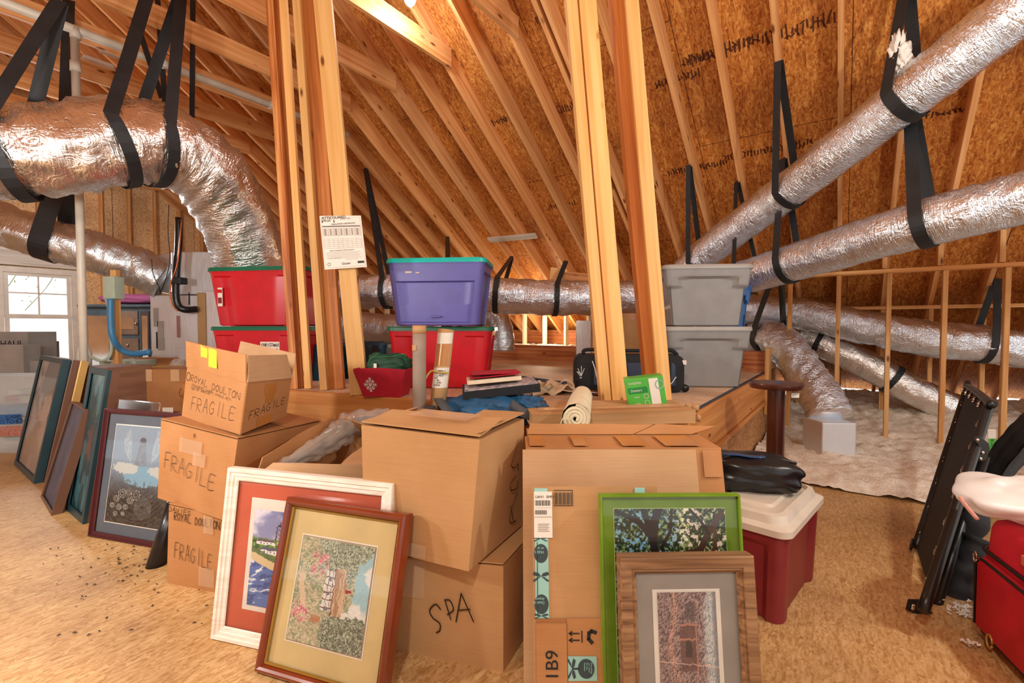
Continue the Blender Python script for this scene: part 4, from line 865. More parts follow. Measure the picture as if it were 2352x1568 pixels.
# boards and carton standing at the back of the platform
fb = W(1342, 770, 4.6); o = MB().box((hx(1350, 4.6), 4.62, PZ+.27), .22, .05, .54).build('foam_board', M['foilboard'], bevel=.004); tag(o, 'upright white foam sheet left of the thick post', 'foam board')
def carton_simple(name, lab, cx, cy, z, sx, sy, sz, rz, m, group=None, tape=True):
    t = thing(name, lab, 'box', (cx, cy, z), rz, group)
    MB().box((0, 0, sz/2), sx, sy, sz).build('carton_body', m, t, local=True, bevel=.004)
    if tape:
        MB().box((0, 0, sz+.001), sx*.98, .05, .002).build('tape_strip', M['tapeclear'], t, local=True)
        MB().box((0, -sy/2-.0012, sz-.03), .05, .001, .06).build('tape_tail', M['tapebrown'], t, local=True)
    return t
carton_simple('cardboard_box', 'large plain carton behind the suitcase on the platform', hx(1450, 4.4), 4.45, PZz, .72, .3, .6, -.1, M['card'])
# green box
gb = thing('green_carton', 'bright green product box balanced in front of the right posts', 'box', W(1485, 935, 2.55))
q = [W(1445, 940, 2.60), W(1533, 930, 2.56), W(1522, 862, 2.56), W(1433, 872, 2.60)]; n_ = (q[1]-q[0]).cross(q[3]-q[0]).normalized(); back = -n_*.11
MB().hexa([q[0], q[1], q[1]+back, q[0]+back, q[3], q[2], q[2]+back, q[3]+back]).build('carton_body', M['greenbox'], gb, bevel=.002)
patch('white_panel', q, .62, .86, .08, .95, M['paper'], gb); patch('dark_banner', q, .06, .56, .5, .7, M['greendk'], gb)
fonttext('print', q, 'SWEEPER', .09, .8, .017, M['paper'], gb); fonttext('print', q, 'Dusters', .12, .56, .019, M['paper'], gb, off=.003)
for v in (.38, .16): fonttext('print', q, 'Refills', .2, v-.03, .011, M['paper'], gb); scribble('round_mark', q, [[(.5+.06*math.cos(i*.6), v+.08*math.sin(i*.6)) for i in range(12)]], M['paper'], gb, .003)
scribble('round_badge', q, [[(.88+.1*math.cos(i*.5), .72+.14*math.sin(i*.5)) for i in range(14)]], M['tapeteal'], gb, .006, .003)
# ---------------------------------------------------------------- cartons
def hexgrid(p, n=10, amp=.004, seed=0):   # p 4 bottom + 4 top; gentle dents
    p = [V(x) for x in p]; c = sum(p, V())/8; vs = []; fs = []
    for f in ((0, 1, 5, 4), (1, 2, 6, 5), (2, 3, 7, 6), (3, 0, 4, 7), (4, 5, 6, 7), (3, 2, 1, 0)):
        a, b, d, e = [p[i] for i in f]; base = len(vs); nn = (b-a).cross(e-a).normalized()
        for j in range(n+1):
            for i in range(n+1):
                u, v = i/n, j/n; q = (a*(1-u)+b*u)*(1-v)+(e*(1-u)+d*u)*v
                ed = min(u, 1-u, v, 1-v)*4; q = q+nn*(amp*.8*(noise.noise(q*4+V((seed, 0, 0)))-.9)*min(1, ed))
                vs.append(q)
        for j in range(n):
            for i in range(n): k = base+j*(n+1)+i; fs.append((k, k+1, k+n+2, k+n+1))
    return vs, fs
class PBox:
    def __init__(s, z0, f, l, r, tf, tl=None, tr=None, zt=None):
        s.f, s.l, s.r = G(*f, z0), G(*l, z0), G(*r, z0)
        s.tf = W(tf[0], tf[1], s.f.y); s.tl = W(tl[0], tl[1], s.l.y) if tl else s.l+UP*(s.tf.z-z0); s.tr = W(tr[0], tr[1], s.r.y) if tr else s.r+UP*(s.tf.z-z0)
        s.b = s.l+s.r-s.f; s.tb = s.tl+s.tr-s.tf; s.zt = s.tf.z
        s.front = [s.l, s.f, s.tf, s.tl]; s.right = [s.f, s.r, s.tr, s.tf]; s.top = [s.tl, s.tf, s.tr, s.tb]
        s.p = [s.l, s.f, s.r, s.b, s.tl, s.tf, s.tr, s.tb]
    def solid(s, root, m, name='carton_body', amp=.004, seed=0, n=10):
        vs, fs = hexgrid(s.p, n, amp, seed); o = mk(name, vs, fs, m, root, smooth=True)
        e = o.modifiers.new('e', 'EDGE_SPLIT'); e.split_angle = math.radians(35); return o
    def hollow(s, root, m, t=.006, depth=None):
        mb = MB()
        for a, b, ta, tb in ((s.l, s.f, s.tl, s.tf), (s.f, s.r, s.tf, s.tr), (s.r, s.b, s.tr, s.tb), (s.b, s.l, s.tb, s.tl)):
            c = (s.l+s.r)/2; n = (b-a).cross(UP).normalized(); n = n if n.dot(c-a) > 0 else -n
            mb.hexa([a, b, b+n*t, a+n*t, ta, tb, tb+n*t, ta+n*t])
        mb.hexa([s.l, s.f, s.r, s.b]+[q+UP*t for q in (s.l, s.f, s.r, s.b)]); return mb.build('carton_body', m, root)
def panel(name, q, m, parent, t=.005, warp=0, n=6, seed=0):
    q = [V(x) for x in q]; nn = (q[1]-q[0]).cross(q[3]-q[0]).normalized(); vs = []
    for s_ in (0, 1):
        for j in range(n+1):
            for i in range(n+1):
                p = bil(q, i/n, j/n, 0); p = p+nn*(t*s_+warp*(j/n)*noise.noise(p*5+V((seed, 0, 0)))); vs.append(p)
    N = (n+1)**2; fs = []
    for j in range(n):
        for i in range(n): k = j*(n+1)+i; fs += [(k+n+1, k+n+2, k+1, k), (N+k, N+k+1, N+k+n+2, N+k+n+1)]
    ed = [(i, i+1) for i in range(n)]+[(n+(n+1)*j, n+(n+1)*(j+1)) for j in range(n)]+[(n*(n+1)+i+1, n*(n+1)+i) for i in reversed(range(n))]+[((n+1)*(j+1), (n+1)*j) for j in reversed(range(n))]
    fs += [(a, b, b+N, a+N) for a, b in ed]
    o = mk(name, vs, fs, m, parent, smooth=True); e = o.modifiers.new('e', 'EDGE_SPLIT'); e.split_angle = math.radians(40); return o
def closed(lab, B, m, seed=0, group=None, tape=True, slit='fr', name='cardboard_box'):
    t = thing(name, lab, 'box', B.f, 0, group); B.solid(t, m, seed=seed)
    up = UP*.006; A_, Bq, C_, D_ = [x+up for x in (B.tl, B.tf, B.tr, B.tb)]
    if slit == 'fr': q1 = [A_, Bq, Bq+(C_-Bq)*.495, A_+(D_-A_)*.495]; q2 = [A_+(D_-A_)*.505, Bq+(C_-Bq)*.505, C_, D_]
    else: q1 = [A_, A_+(Bq-A_)*.495, D_+(C_-D_)*.495, D_]; q2 = [A_+(Bq-A_)*.505, Bq, C_, D_+(C_-D_)*.505]
    panel('top_flap', q1, m, t, .004, .004, seed=seed); panel('top_flap', q2, m, t, .004, .004, seed=seed+3)
    return t
# left stack
B1 = PBox(0, (522, 1366), (383, 1338), (640, 1300), (522, 1190), (388, 1160)); 
t = closed('bottom box of the left stack, marked ROYAL DOULTON and FRAGILE', B1, M['card2'], 1)
write(B1.front, 'ROYAL DOULTON', .1, .83, .045, .1, M['ink'], t, .003); write(B1.front, 'FRAGILE', .12, .35, .065, .2, M['ink'], t, .0024, step=1.45, rise=-.01)
write(B1.front, 'DAVIES', .0, .93, .05, .06, M['ink'], t, .002); patch('clear_tape_strip', B1.front, .62, .78, .75, .98, M['tapeclear'], t, .004); patch('clear_tape_strip', B1.front, .55, .8, .06, .3, M['tapeclear'], t, .004)
z1 = B1.zt+.012
B2 = PBox(z1, (520, 1197), (362, 1143), (732, 1078), (546, 1010), (370, 965), (738, 968))
t = closed('middle box of the left stack, larger, with FRAGILE and a torn tape patch', B2, M['card2'], 4, slit='fr')
write(B2.front, 'FRAGILE', .08, .42, .08, .2, M['ink'], t, .0026, step=1.32, rise=-.018); patch('torn_tape', B2.front, .3, .6, .68, .86, M['tapeclear'], t, .005); patch('torn_tape', B2.front, .5, .66, .56, .72, M['tapeclear'], t, .006)
scribble('dark_mark', B2.front, [[(.48, .94), (.48, .9)]], M['ink'], t, .006, .004)
z2 = B2.zt+.018
B3 = PBox(z2, (551, 998), (417, 958), (657, 955), (567, 878), (430, 842), (670, 868))
t = thing('cardboard_box', 'open box on top of the left stack with a lime sticky note', 'box', B3.f); B3.hollow(t, M['card2'])
def flapq(a, b, ta, tb, Ya=None, Yb=None): return [a, b, W(tb[0], tb[1], Yb or b.y), W(ta[0], ta[1], Ya or a.y)]
fq = flapq(B3.tl, B3.tf, (430, 783), (567, 814)); panel('flap', fq, M['card2'], t, .005, .01)
panel('flap', [B3.tf, B3.tr, W(657, 814, B3.tr.y-.03), W(569, 816, B3.tf.y+.02)], M['cardlight'], t, .005, .01, seed=3)
panel('flap', [B3.tb, B3.tl, W(440, 805, B3.tl.y+.1), W(540, 808, B3.tb.y+.05)], M['card2'], t, .005, .01)
panel('flap', [B3.tr, B3.tb, W(553, 783, B3.tb.y), W(679, 812, B3.tr.y+.04)], M['cardlight'], t, .005, .01)
patch('sticky_note', fq, .3, .42, .55, 1.0, M['lime'], t, .008, .002); patch('sticky_note', [fq[0]-UP*.02, fq[1]-UP*.02, fq[2], fq[3]], .44, .58, .35, .95, M['lime'], t, .009, .002)
write(B3.front, 'ROYAL DOULTON', .1, .74, .048, .13, M['ink'], t, .0022, rise=-.008); write(B3.front, '(SNOWDROPS,CHERRY,CANDLE,KEY)', .12, .66, .018, .045, M['ink'], t, .0012, rise=-.003); write(B3.front, 'TOP OF MANTLE', .12, .59, .02, .045, M['ink'], t, .0016)
write(B3.front, 'FRAGILE', .16, .2, .075, .26, M['ink'], t, .0024, step=1.45, rise=.004); write(B3.right, 'FRAGILE', .12, .24, .085, .17, M['ink'], t, .0024, step=1.35, rise=.02)
scribble('circled_number', B3.front, [[(.05+.035*math.cos(i*.6), .82+.08*math.sin(i*.6)) for i in range(12)]], M['ink'], t, .003)
patch('tape_strip', B3.right, .38, .62, .7, .92, M['tapebrown'], t, .002); patch('tape_strip', B3.right, .42, .6, .5, .7, M['tapebrown'], t, .002); patch('tape_strip', B3.right, .3, .62, .02, .22, M['tapebrown'], t, .002)
# open box with bubble wrapped roll between the stacks
def ob(z, pts): return [V((x, y, z)) for x, y in pts]
bb = ob(.0, [(-1.06, 1.98), (-.60, 1.93), (-.56, 2.46), (-.93, 2.52)]); bt = [V((-1.08, 1.97, .57)), V((-.59, 1.92, .565)), V((-.55, 2.47, .60)), V((-.95, 2.53, .62))]
t = thing('cardboard_box', 'open box with crumpled flaps between the two stacks', 'box', bb[0]); mb = MB()
for i in range(4):
    j = (i+1) % 4; n_ = UP.cross(bb[j]-bb[i]).normalized()*.006; mb.hexa([bb[i], bb[j], bb[j]+n_, bb[i]+n_, bt[i], bt[j], bt[j]+n_, bt[i]+n_])
mb.build('carton_body', M['card2'], t)
panel('flap', [bt[0], bt[1], bt[1]+V((-.02, -.03, .075)), bt[0]+V((.06, .02, .05))], M['cardlight'], t, .005, .03)
panel('flap', [bt[3], bt[0], bt[0]+V((-.0, .03, .07)), bt[3]+V((-.01, 0, .10))], M['card2'], t, .005, .03, seed=4)
panel('flap', [bt[2], bt[3], bt[3]+V((.05, -.1, .1)), bt[2]+V((0, -.12, .06))], M['card2'], t, .005, .03, seed=8)
panel('flap', [bt[1], bt[2], bt[2]+V((-.16, -.03, .04)), bt[1]+V((-.15, .04, .03))], M['cardlight'], t, .005, .03, seed=9)
write([bt[0]-UP*.1, bt[1]-UP*.1, bt[1], bt[0]], 'WINGS', .1, .3, .04, .3, M['inkred'], t, .003, name='handwriting')
bw = thing('bubble_wrapped_roll', 'long item in clear bubble wrap sticking out of the open box', 'wrapped item', W(700, 1040, 2.2))
c = catmull([W(625, 1082, 2.04), W(700, 1045, 2.15), W(765, 1008, 2.32), W(810, 975, 2.5), W(890, 967, 2.62)], 10)
MB().tube(c, lambda u: .012+.022*min(1, u*1.5), 12).build('wrapped_rod', plain('wrapped_dark', '5a4438', .6), bw, smooth=True)
vs = []; N = 30; L = len(c)
for i, p in enumerate(c):
    tn = (c[min(i+1, L-1)]-c[max(i-1, 0)]).normalized(); u = (UP-tn*UP.dot(tn)).normalized(); s_ = tn.cross(u)
    for k in range(N):
        a = 2*math.pi*k/N; d = u*math.cos(a)+s_*math.sin(a); vs.append(p+d*((.02+.045*min(1, i/L*1.6))*(1+.5*noise.noise(V((i*.35, k*.6, 0))))))
mk('bubble_wrap_sleeve', vs, [(i*N+k, i*N+(k+1) % N, (i+1)*N+(k+1) % N, (i+1)*N+k) for i in range(L-1) for k in range(N)], M['bubble'], bw, smooth=True)
# right stack: SPA boxes
S1 = PBox(0, (1156, 1544), (905, 1490), (1235, 1420), (1156, 1300), (905, 1278))
t = closed('lower box marked SPA in front, under the big plain box', S1, M['card'], 7)
st = [[(.28+.0, .72), (.22, .78), (.15, .68), (.19, .58), (.27, .52), (.27, .42), (.23, .38)], [(.40, .6), (.33, .86)], [(.33, .86), (.39, .86), (.43, .74), (.36, .66)], [(.46, .58), (.52, .98), (.66, .62)], [(.48, .74), (.62, .78)]]
st = [[(.27+x*.78-.04, y*.72-.02+.02) for x, y in l] for l in st]; scribble('handwriting', [S1.l+V((0, -.002, 0)), S1.f+V((0, -.002, 0)), S1.tf+V((0, -.002, 0)), S1.tl+V((0, -.002, 0))], st, M['ink'], t, .005, .004)
patch('clear_tape_strip', S1.front, .02, .3, .6, .99, M['tapeclear'], t, .005)
zz = S1.zt+.014
S2 = PBox(zz, (1076, 1312), (838, 1253), (1200, 1205), (1102, 1010), (830, 976), (1204, 962))
t = thing('cardboard_box', 'big plain carton with folded open top on the SPA box', 'box', S2.f); S2.solid(t, M['card'], seed=9, n=12)
st = [[(.72, .6), (.78, .56), (.72, .5), (.8, .46), (.83, .4), (.72, .38)], [(.84, .36), (.7, .34), (.7, .26), (.78, .24), (.83, .28)], [(.86, .18), (.68, .12), (.72, .06), (.84, .18)]]
SH = [(.80, .66), (.86, .78), (.86, .2)]
scribble('handwriting', S2.right, [[(.68, .64), (.85, .84)], [(.68, .64), (.76, .60), (.84, .62), (.84, .56)], [(.8, .52), (.68, .48), (.70, .42), (.82, .40), (.86, .46)], [(.84, .36), (.70, .2), (.72, .12), (.84, .1)], [(.70, .28), (.78, .1)]], M['ink'], t, .004, .004)
up = UP*.01; A_, B_, C_, D_ = S2.tl+up, S2.tf+up, S2.tr+up, S2.tb+up
panel('top_flap', [A_, B_, B_+(C_-B_)*.48+UP*.02, A_+(D_-A_)*.45+UP*.01], M['card'], t, .005, .02)
panel('top_flap', [B_+(C_-B_)*.02+UP*.012, C_+UP*.012, W(1112, 943, 2.02), W(990, 1000, 1.74)], M['card'], t, .005, .02, seed=5)
panel('top_flap', [A_+(D_-A_)*.05, A_+(D_-A_)*.9, W(962, 958, 2.2), W(900, 985, 2.0)], M['cardlight'], t, .005, .02, seed=8)
patch('clear_tape_strip', [A_, B_, C_, D_], .3, .8, .2, .5, M['tapeclear'], t, .03)
scribble('red_writing', [W(940, 985, 1.98), W(985, 985, 1.98), W(985, 965, 2.0), W(940, 965, 2.0)], [[(.1, .2), (.5, .9), (.6, .3), (.3, .2), (.9, .1)]], M['inkred'], t, .004)
patch('clear_tape_strip', S2.front, .45, .62, .02, .12, M['tapeclear'], t, .006)
# ---------------------------------------------------------------- leaning flat cartons right of centre
def leanq(bl, br, tl, z0=0.0, tilt_perp=None):
    # rectangle standing on the floor line bl-br (pixels), leaning so its top left corner meets pixel tl
    A, B = G(*bl, z0), G(*br, z0); ex = (B-A).normalized(); n = V((-ex.y, ex.x, 0))
    if n.y < 0: n = -n
    d = ray(*tl); C = V((0, 0, H)); best = None     # solve A + n*a + z*b = C + d*t  (in x and y and z)
    Mx = Matrix(((n.x, 0, -d.x), (n.y, 0, -d.y), (0, 1, -d.z)))
    a, b, t_ = Mx.inverted() @ (C-A)
    upv = n*a+UP*b; return [A, B, B+upv, A+upv], ex, upv, ex.cross(upv).normalized()
def leanp(bl, br, py, a):      # stands on floor line bl-br, top pushed back by a, top edge meets pixel row py
    A, B = G(*bl), G(*br); ex = (B-A).normalized(); n = V((-ex.y, ex.x, 0)); P = A+n*a
    z = H+P.y*(750-py)/F*(1.0+.0)
    upv = n*a+UP*z; return [A, B, B+upv, A+upv], ex, upv, ex.cross(upv).normalized()
q, ex, upv, n_ = leanp((1212, 1600), (1715, 1600), 1030, .2)
bkv = -n_
def slabq(q, dv, m, name, parent, amp=.003, seed=0, n=10):
    vs, fs = hexgrid([q[0], q[1], q[1]+dv, q[0]+dv, q[3], q[2], q[2]+dv, q[3]+dv], n, amp, seed); o = mk(name, vs, fs, m, parent, smooth=True)
    e = o.modifiers.new('e', 'EDGE_SPLIT'); e.split_angle = math.radians(35); return o
def off(q, d): return [x+d for x in q]
t = thing('cardboard_box', 'tall flat carton leaning behind the plain cardboard sheet', 'box', q[0]); qq = off(q, n_*-.012)
DV = V((0, .18, 0)); slabq(qq, DV, M['card2'], 'carton_body', t, seed=2); tq = [qq[3], qq[2], qq[2]+DV, qq[3]+DV]
for a, b in ((.02, .1), (.25, .32), (.5, .62), (.72, .9)): patch('tape_strip', tq, a, b, .05, .95, M['tapebrown'], t, .005)
patch('tape_strip', qq, .9, .99, .87, .99, M['tapebrown'], t, .006)
write(qq, 'D', .92, .71, .035, .05, M['inkred'], t, .003, off=.006)
t2 = thing('cardboard_sheet', 'large plain cardboard sheet leaning in front of the tall carton', 'cardboard', q[0])
q2, _, up2, n2 = leanp((1203, 1606), (1645, 1606), 1034, .2); slabq(off(q2, n2*.008), -n2*.006, M['cardlight'], 'sheet', t2, .002)
# second carton behind, flaps up
t = thing('cardboard_box', 'carton behind the leaning one with its long flap folded up', 'box', q[0]+V((0, .3, 0)))
qb = off(q, V((.0, .205, 0))); qb = [qb[0]*.985+qb[1]*.015, qb[1], qb[2], qb[3]*.985+qb[2]*.015]
slabq(qb, V((0, .12, 0)), M['card2'], 'carton_body', t, seed=12)
panel('flap', [qb[3]+UP*.0, qb[2]*.61+qb[3]*.39, W(1502, 975, 1.92), W(1218, 973, 1.92)], M['card2'], t, .006, .01); panel('flap', [qb[2]*.62+qb[3]*.38, qb[2]*.95+qb[3]*.05, W(1646, 978, 1.92), W(1506, 976, 1.92)], M['card2'], t, .006, .01, seed=4)
# long narrow box lying on top
t = thing('cardboard_box', 'long narrow taped carton with a torn end lying on the others', 'box', W(1420, 960, 2.2))
a, b = W(1222, 962, 2.22), W(1598, 950, 2.3); d_ = (b-a).normalized(); nb = V((-d_.y, d_.x, 0))
slabq([a-UP*.045, b-UP*.045, b+UP*.02, a+UP*.02], nb*.2, M['card'], 'carton_body', t, .006, 3); 
patch('clear_tape_strip', [a+UP*.022, b+UP*.022, b+nb*.2+UP*.022, a+nb*.2+UP*.022], .05, .98, .35, .6, M['tapeclear'], t, .006)
for k in range(8): blob('torn_edge', b+V((.01+random.random()*.02, .02+k*.022, -.035+random.random()*.06)), (.016, .014, .02), M['card'], t, k, .6, 4, 2, n=10)
t = thing('cardboard_box', 'another long flat carton lying behind the cream roll', 'box', W(1420, 930, 2.5))
a, b = W(1235, 938, 2.5), W(1575, 935, 2.56); d_ = (b-a).normalized(); nb = V((-d_.y, d_.x, 0))
slabq([a-UP*.05, b-UP*.05, b+UP*.01, a+UP*.01], nb*.2, M['cardlight'], 'carton_body', t, .006, 13); patch('tape_strip', [a-UP*.05, b-UP*.05, b+UP*.01, a+UP*.01], .3, .9, .3, .7, M['tapeclear'], t, .008)
# flattened shipping carton with teal tape
q3, _, up3, n3 = leanp((1226, 1640), (1530, 1640), 1119, .15); q3 = off(q3, n3*.035)
t3 = thing('shipping_box', 'flattened shipping carton with teal printed tape and 1B9 print', 'box', q3[0]); slabq(q3, -n3*.016, M['card'], 'carton_body', t3, .002, 5)
patch('printed_tape', q3, .015, .12, .42, .995, M['tapeteal'], t3, .003); patch('printed_tape', q3, .82, .9, .96, .998, M['tapeteal'], t3, .003)
patch('lower_panel', q3, .02, .25, .0, .40, M['card2'], t3, .003, .004); patch('lower_panel', q3, .255, .98, .0, .42, M['card2'], t3, .002, .003)
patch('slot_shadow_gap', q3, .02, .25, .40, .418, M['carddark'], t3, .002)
sl3 = patch('shipping_label', q3, .01, .155, .77, .98, M['paper'], t3, .005)
for k in range(16): patch('barcode', q3, .02+k*.0078, .02+k*.0078+(.0045 if k % 3 else .0025), .915, .94, M['black'], sl3, .0065, .0002)
for k in range(12): patch('barcode', q3, .02+k*.0078, .02+k*.0078+.004, .875, .895, M['black'], sl3, .0065, .0002)
fonttext('label_print', q3, 'UAV1  SMF1', .02, .95, .012, M['black'], sl3, .0065)
for v in (.905, .865, .862): patch('label_rule', q3, .015, .15, v, v+.001, M['greyink'], sl3, .0065, .0002)
for k in range(5): patch('label_lines', q3, .04, .13-.01*(k % 2), .83-k*.008, .833-k*.008, M['greyink'], sl3, .0065, .0002)
scribble('barcode_frame', q3, [[(.17, .985), (.32, .985)], [(.32, .985), (.32, .915)], [(.32, .915), (.17, .915)]], M['black'], t3, .002, .003)
for k in range(14): patch('barcode', q3, .17+k*.0105, .17+k*.0105+(.006 if k % 3 else .003), .92, .975, M['black'], t3, .003, .0003)
fonttext('print', q3, '1B9', .18, .165, .055, M['black'], t3, .009, math.pi/2)
for dx in (.0, .07):
    scribble('up_arrow', q3, [[(.27, .33+dx*.4), (.345, .33+dx*.4)], [(.27, .33+dx*.4), (.29, .338+dx*.4)], [(.27, .33+dx*.4), (.29, .322+dx*.4)]], M['ink'], t3, .004, .007)
scribble('up_arrow', q3, [[(.365, .322), (.365, .368)]], M['ink'], t3, .004, .007)
patch('printed_tape', q3, .255, .47, .165, .265, M['tapeteal'], t3, .0075, .0006)
def disc(name, q, u, v, ru, rv, m, parent, off, n=26, a0=0, a1=6.2832):
    P = [bil(q, u, v, off)]+[bil(q, u+ru*math.cos(a0+(a1-a0)*i/n), v+rv*math.sin(a0+(a1-a0)*i/n), off) for i in range(n+1)]
    return mk(name, P, [(0, i+1, i+2) for i in range(n)], m, parent)
pt3 = disc('printed_tag', q3, .39, .215, .062, .040, M['tealdark'], t3, .0095)
for a in (0.6, -.6, 2.2): pass
def bow(q, u, v, su, sv, off, parent, rot=0):
    for s_ in (-1, 1):
        P = [(0, 0), (.35, s_*.25), (.5, s_*.75), (.2, s_*.95), (.0, s_*.5)]
        pts_ = [(u+(x*math.cos(rot)-y*math.sin(rot))*su, v+(x*math.sin(rot)+y*math.cos(rot))*sv) for x, y in P]
        vs = [bil(q, a, b, off) for a, b in pts_]; mk('bow_print', vs, [tuple(range(5))], M['tealdark'], parent)
        P = [(0, 0), (-.1, s_*.4), (-.5, s_*.95), (-.6, s_*.7)]; pts_ = [(u+(x*math.cos(rot)-y*math.sin(rot))*su, v+(x*math.sin(rot)+y*math.cos(rot))*sv) for x, y in P]
        mk('bow_print', [bil(q, a, b, off) for a, b in pts_], [tuple(range(4))], M['tealdark'], parent)
bow(q3, .285, .215, .055, .045, .0095, t3); patch('printed_line', q3, .285, .34, .211, .219, M['tealdark'], t3, .0092, .0003)
for v_, tx in ((.70, 'FREE S\nor pi'), (.48, 'Deals &\ndispen')):
    disc('printed_tag', q3, .062, v_, .055, .042, M['tealdark'], t3, .0045)
    fonttext('tag_print', q3, tx, .085, v_+.012, .011, M['tapeteal'], t3, .006, math.pi, 'LEFT')
patch('printed_line', q3, .03, .036, .43, .75, M['tealdark'], t3, .0042, .0003); bow(q3, .06, .60, .07, .04, .0045, t3, 1.57); bow(q3, .06, .43, .06, .02, .0045, t3, 1.57); bow(q3, .06, .765, .06, .02, .0045, t3, 1.57)
fonttext('tag_print', q3, 'Everything\nyou need\nfor the\nholidays', .425, .24, .007, M['tapeteal'], pt3, .0105, -math.pi/2)
scribble('smile_arrow', q3, [[(.42, .36), (.44, .368), (.47, .362)], [(.42, .36), (.415, .335), (.44, .32)]], M['black'], t3, .011, .007)
# ---------------------------------------------------------------- framed pictures
def vnoise(x, y, seed=0):
    xi, yi = np.floor(x).astype(int), np.floor(y).astype(int); fx, fy = x-xi, y-yi; fx = fx*fx*(3-2*fx); fy = fy*fy*(3-2*fy)
    def h(a, b):
        n = (a*374761393+b*668265263+seed*974634777) & 0x7fffffff; n = ((n ^ (n >> 13))*1274126177) & 0x7fffffff; return ((n ^ (n >> 16)) & 0xffff)/65535.0
    return (h(xi, yi)*(1-fx)+h(xi+1, yi)*fx)*(1-fy)+(h(xi, yi+1)*(1-fx)+h(xi+1, yi+1)*fx)*fy
def fbm(x, y, seed=0, o=4):
    r = 0; a = .5
    for k in range(o): r = r+a*vnoise(x*2**k, y*2**k, seed+k*17); a *= .5
    return r/(1-.5**o)
def linn(c): c = np.clip(c, 0, 1); return np.where(c <= .04045, c/12.92, ((c+.055)/1.055)**2.4)
def C(h): return np.array([int(h[i:i+2], 16)/255 for i in (0, 2, 4)])
def mx(a, b, m): return a*(1-m[..., None])+b*m[..., None]
def sm(x, a, b): t = np.clip((x-a)/(b-a), 0, 1); return t*t*(3-2*t)
def paint(name, q, fn, parent, nx, ny, off=.003):
    u, v = np.meshgrid(np.linspace(0, 1, nx), np.linspace(0, 1, ny)); col = linn(fn(u, v))
    a, b, c, d = [np.array(x) for x in q]; n = np.cross(b-a, d-a); n = n/np.linalg.norm(n)
    P = ((a[None, None]*(1-u[..., None])+b*u[..., None])*(1-v[..., None])+(d*(1-u[..., None])+c*u[..., None])*v[..., None]+n*off).reshape(-1, 3)
    idx = np.arange(nx*ny).reshape(ny, nx); f = np.stack([idx[:-1, :-1], idx[:-1, 1:], idx[1:, 1:], idx[1:, :-1]], -1).reshape(-1, 4)
    me = bpy.data.meshes.new(name); me.vertices.add(len(P)); me.vertices.foreach_set('co', P.ravel()); me.loops.add(f.size); me.loops.foreach_set('vertex_index', f.ravel().astype(np.int32))
    me.polygons.add(len(f)); me.polygons.foreach_set('loop_start', np.arange(0, f.size, 4, dtype=np.int32)); me.polygons.foreach_set('loop_total', np.full(len(f), 4, dtype=np.int32)); me.update(calc_edges=True)
    ca = me.color_attributes.new('Col', 'FLOAT_COLOR', 'POINT'); ca.data.foreach_set('color', np.concatenate([col.reshape(-1, 3), np.ones((nx*ny, 1))], 1).ravel())
    me.materials.append(M['art']); o = bpy.data.objects.new(name, me); COL.objects.link(o); return par(o, parent)
def warp(u, v, k=.02, f=18): return u+k*(fbm(u*f, v*f*1.4, 91)-.5)*2, v+k*(fbm(u*f, v*f*1.4, 97)-.5)*2
def sea(u, v):
    u, v = warp(u, v, .012, 22)
    n = fbm(u*9, v*14, 1); c = mx(np.broadcast_to(C('8e93bb'), u.shape+(3,)), C('dfdcea'), sm(fbm(u*4, v*6, 3, 5), .42, .62)); c = mx(c, C('5c69a8'), sm(v, .9, 1)*.8*sm(n, .3, .6)); c = mx(c, C('787c9c'), sm(-v, -.72, -.66)*.8)
    gl = .69+.03*vnoise(u*8, v*0, 5); g = mx(np.broadcast_to(C('5d9048'), u.shape+(3,)), C('c8d49a'), sm(fbm(u*30, v*40, 8), .5, .6)); g = mx(g, C('2e5a34'), sm(fbm(u*25, v*30, 9), .55, .68)); c = mx(c, g, (v < gl)*1.)
    sand = .53-.36*u; c = mx(c, C('e0cda2')*.95, (v < sand+.03)*1.); w_ = mx(np.broadcast_to(C('5a79b8'), u.shape+(3,)), C('e8eef6'), sm(fbm(u*10+v*9, v*34-u*16, 12), .56, .68)); w_ = mx(w_, C('35508e'), sm(fbm(u*12+v*10, v*28-u*14, 15), .55, .7)*.8); c = mx(c, w_, (v < sand-.06)*1.)
    for (x, y, s, hh) in ((.14, .67, .09, .03), (.34, .7, .06, .025), (.5, .69, .07, .03), (.25, .585, .16, .04), (.62, .62, .12, .04), (.8, .66, .1, .03), (.6, .5, .1, .03), (.85, .55, .09, .03)):
        c = mx(c, C('f0ecee'), ((abs(u-x) < s) & (v > y-hh) & (v < y))*1.); c = mx(c, C('6a5a68') if x != .25 else C('585f74'), ((abs(u-x) < s*1.15-(v-y)*1.4) & (v >= y) & (v < y+hh*.9))*1.); c = mx(c, C('4c5a74'), ((abs(np.mod((u-x)*30, 1)-.5) < .2) & (abs(u-x) < s*.85) & (v > y-hh*.7) & (v < y-hh*.25))*1.)
    fe = sand+.06; c = mx(c, C('5a7050'), ((v > fe-.035) & (v < fe+.02) & (u < .75))*(.6+.4*(np.mod(u*60, 1) > .3)))
    tx = .27; c = mx(c, C('55506a'), ((abs(u-tx) < .045-.1*(v-.69)*.95/3) & (v > .69) & (v < .84) & ((abs(abs(u-tx)-(.038-.032*(v-.69)*3)) < .006) | (abs(np.mod((v-.69)*22+(u-tx)*14, 1)-.5) < .1)))*1.); c = mx(c, C('3c3450'), ((abs(u-tx) < .022) & (v > .84) & (v < .862))*1.); return mx(c, C('2a2440'), ((abs(u-tx) < .003) & (v > .86) & (v < .89))*1.)
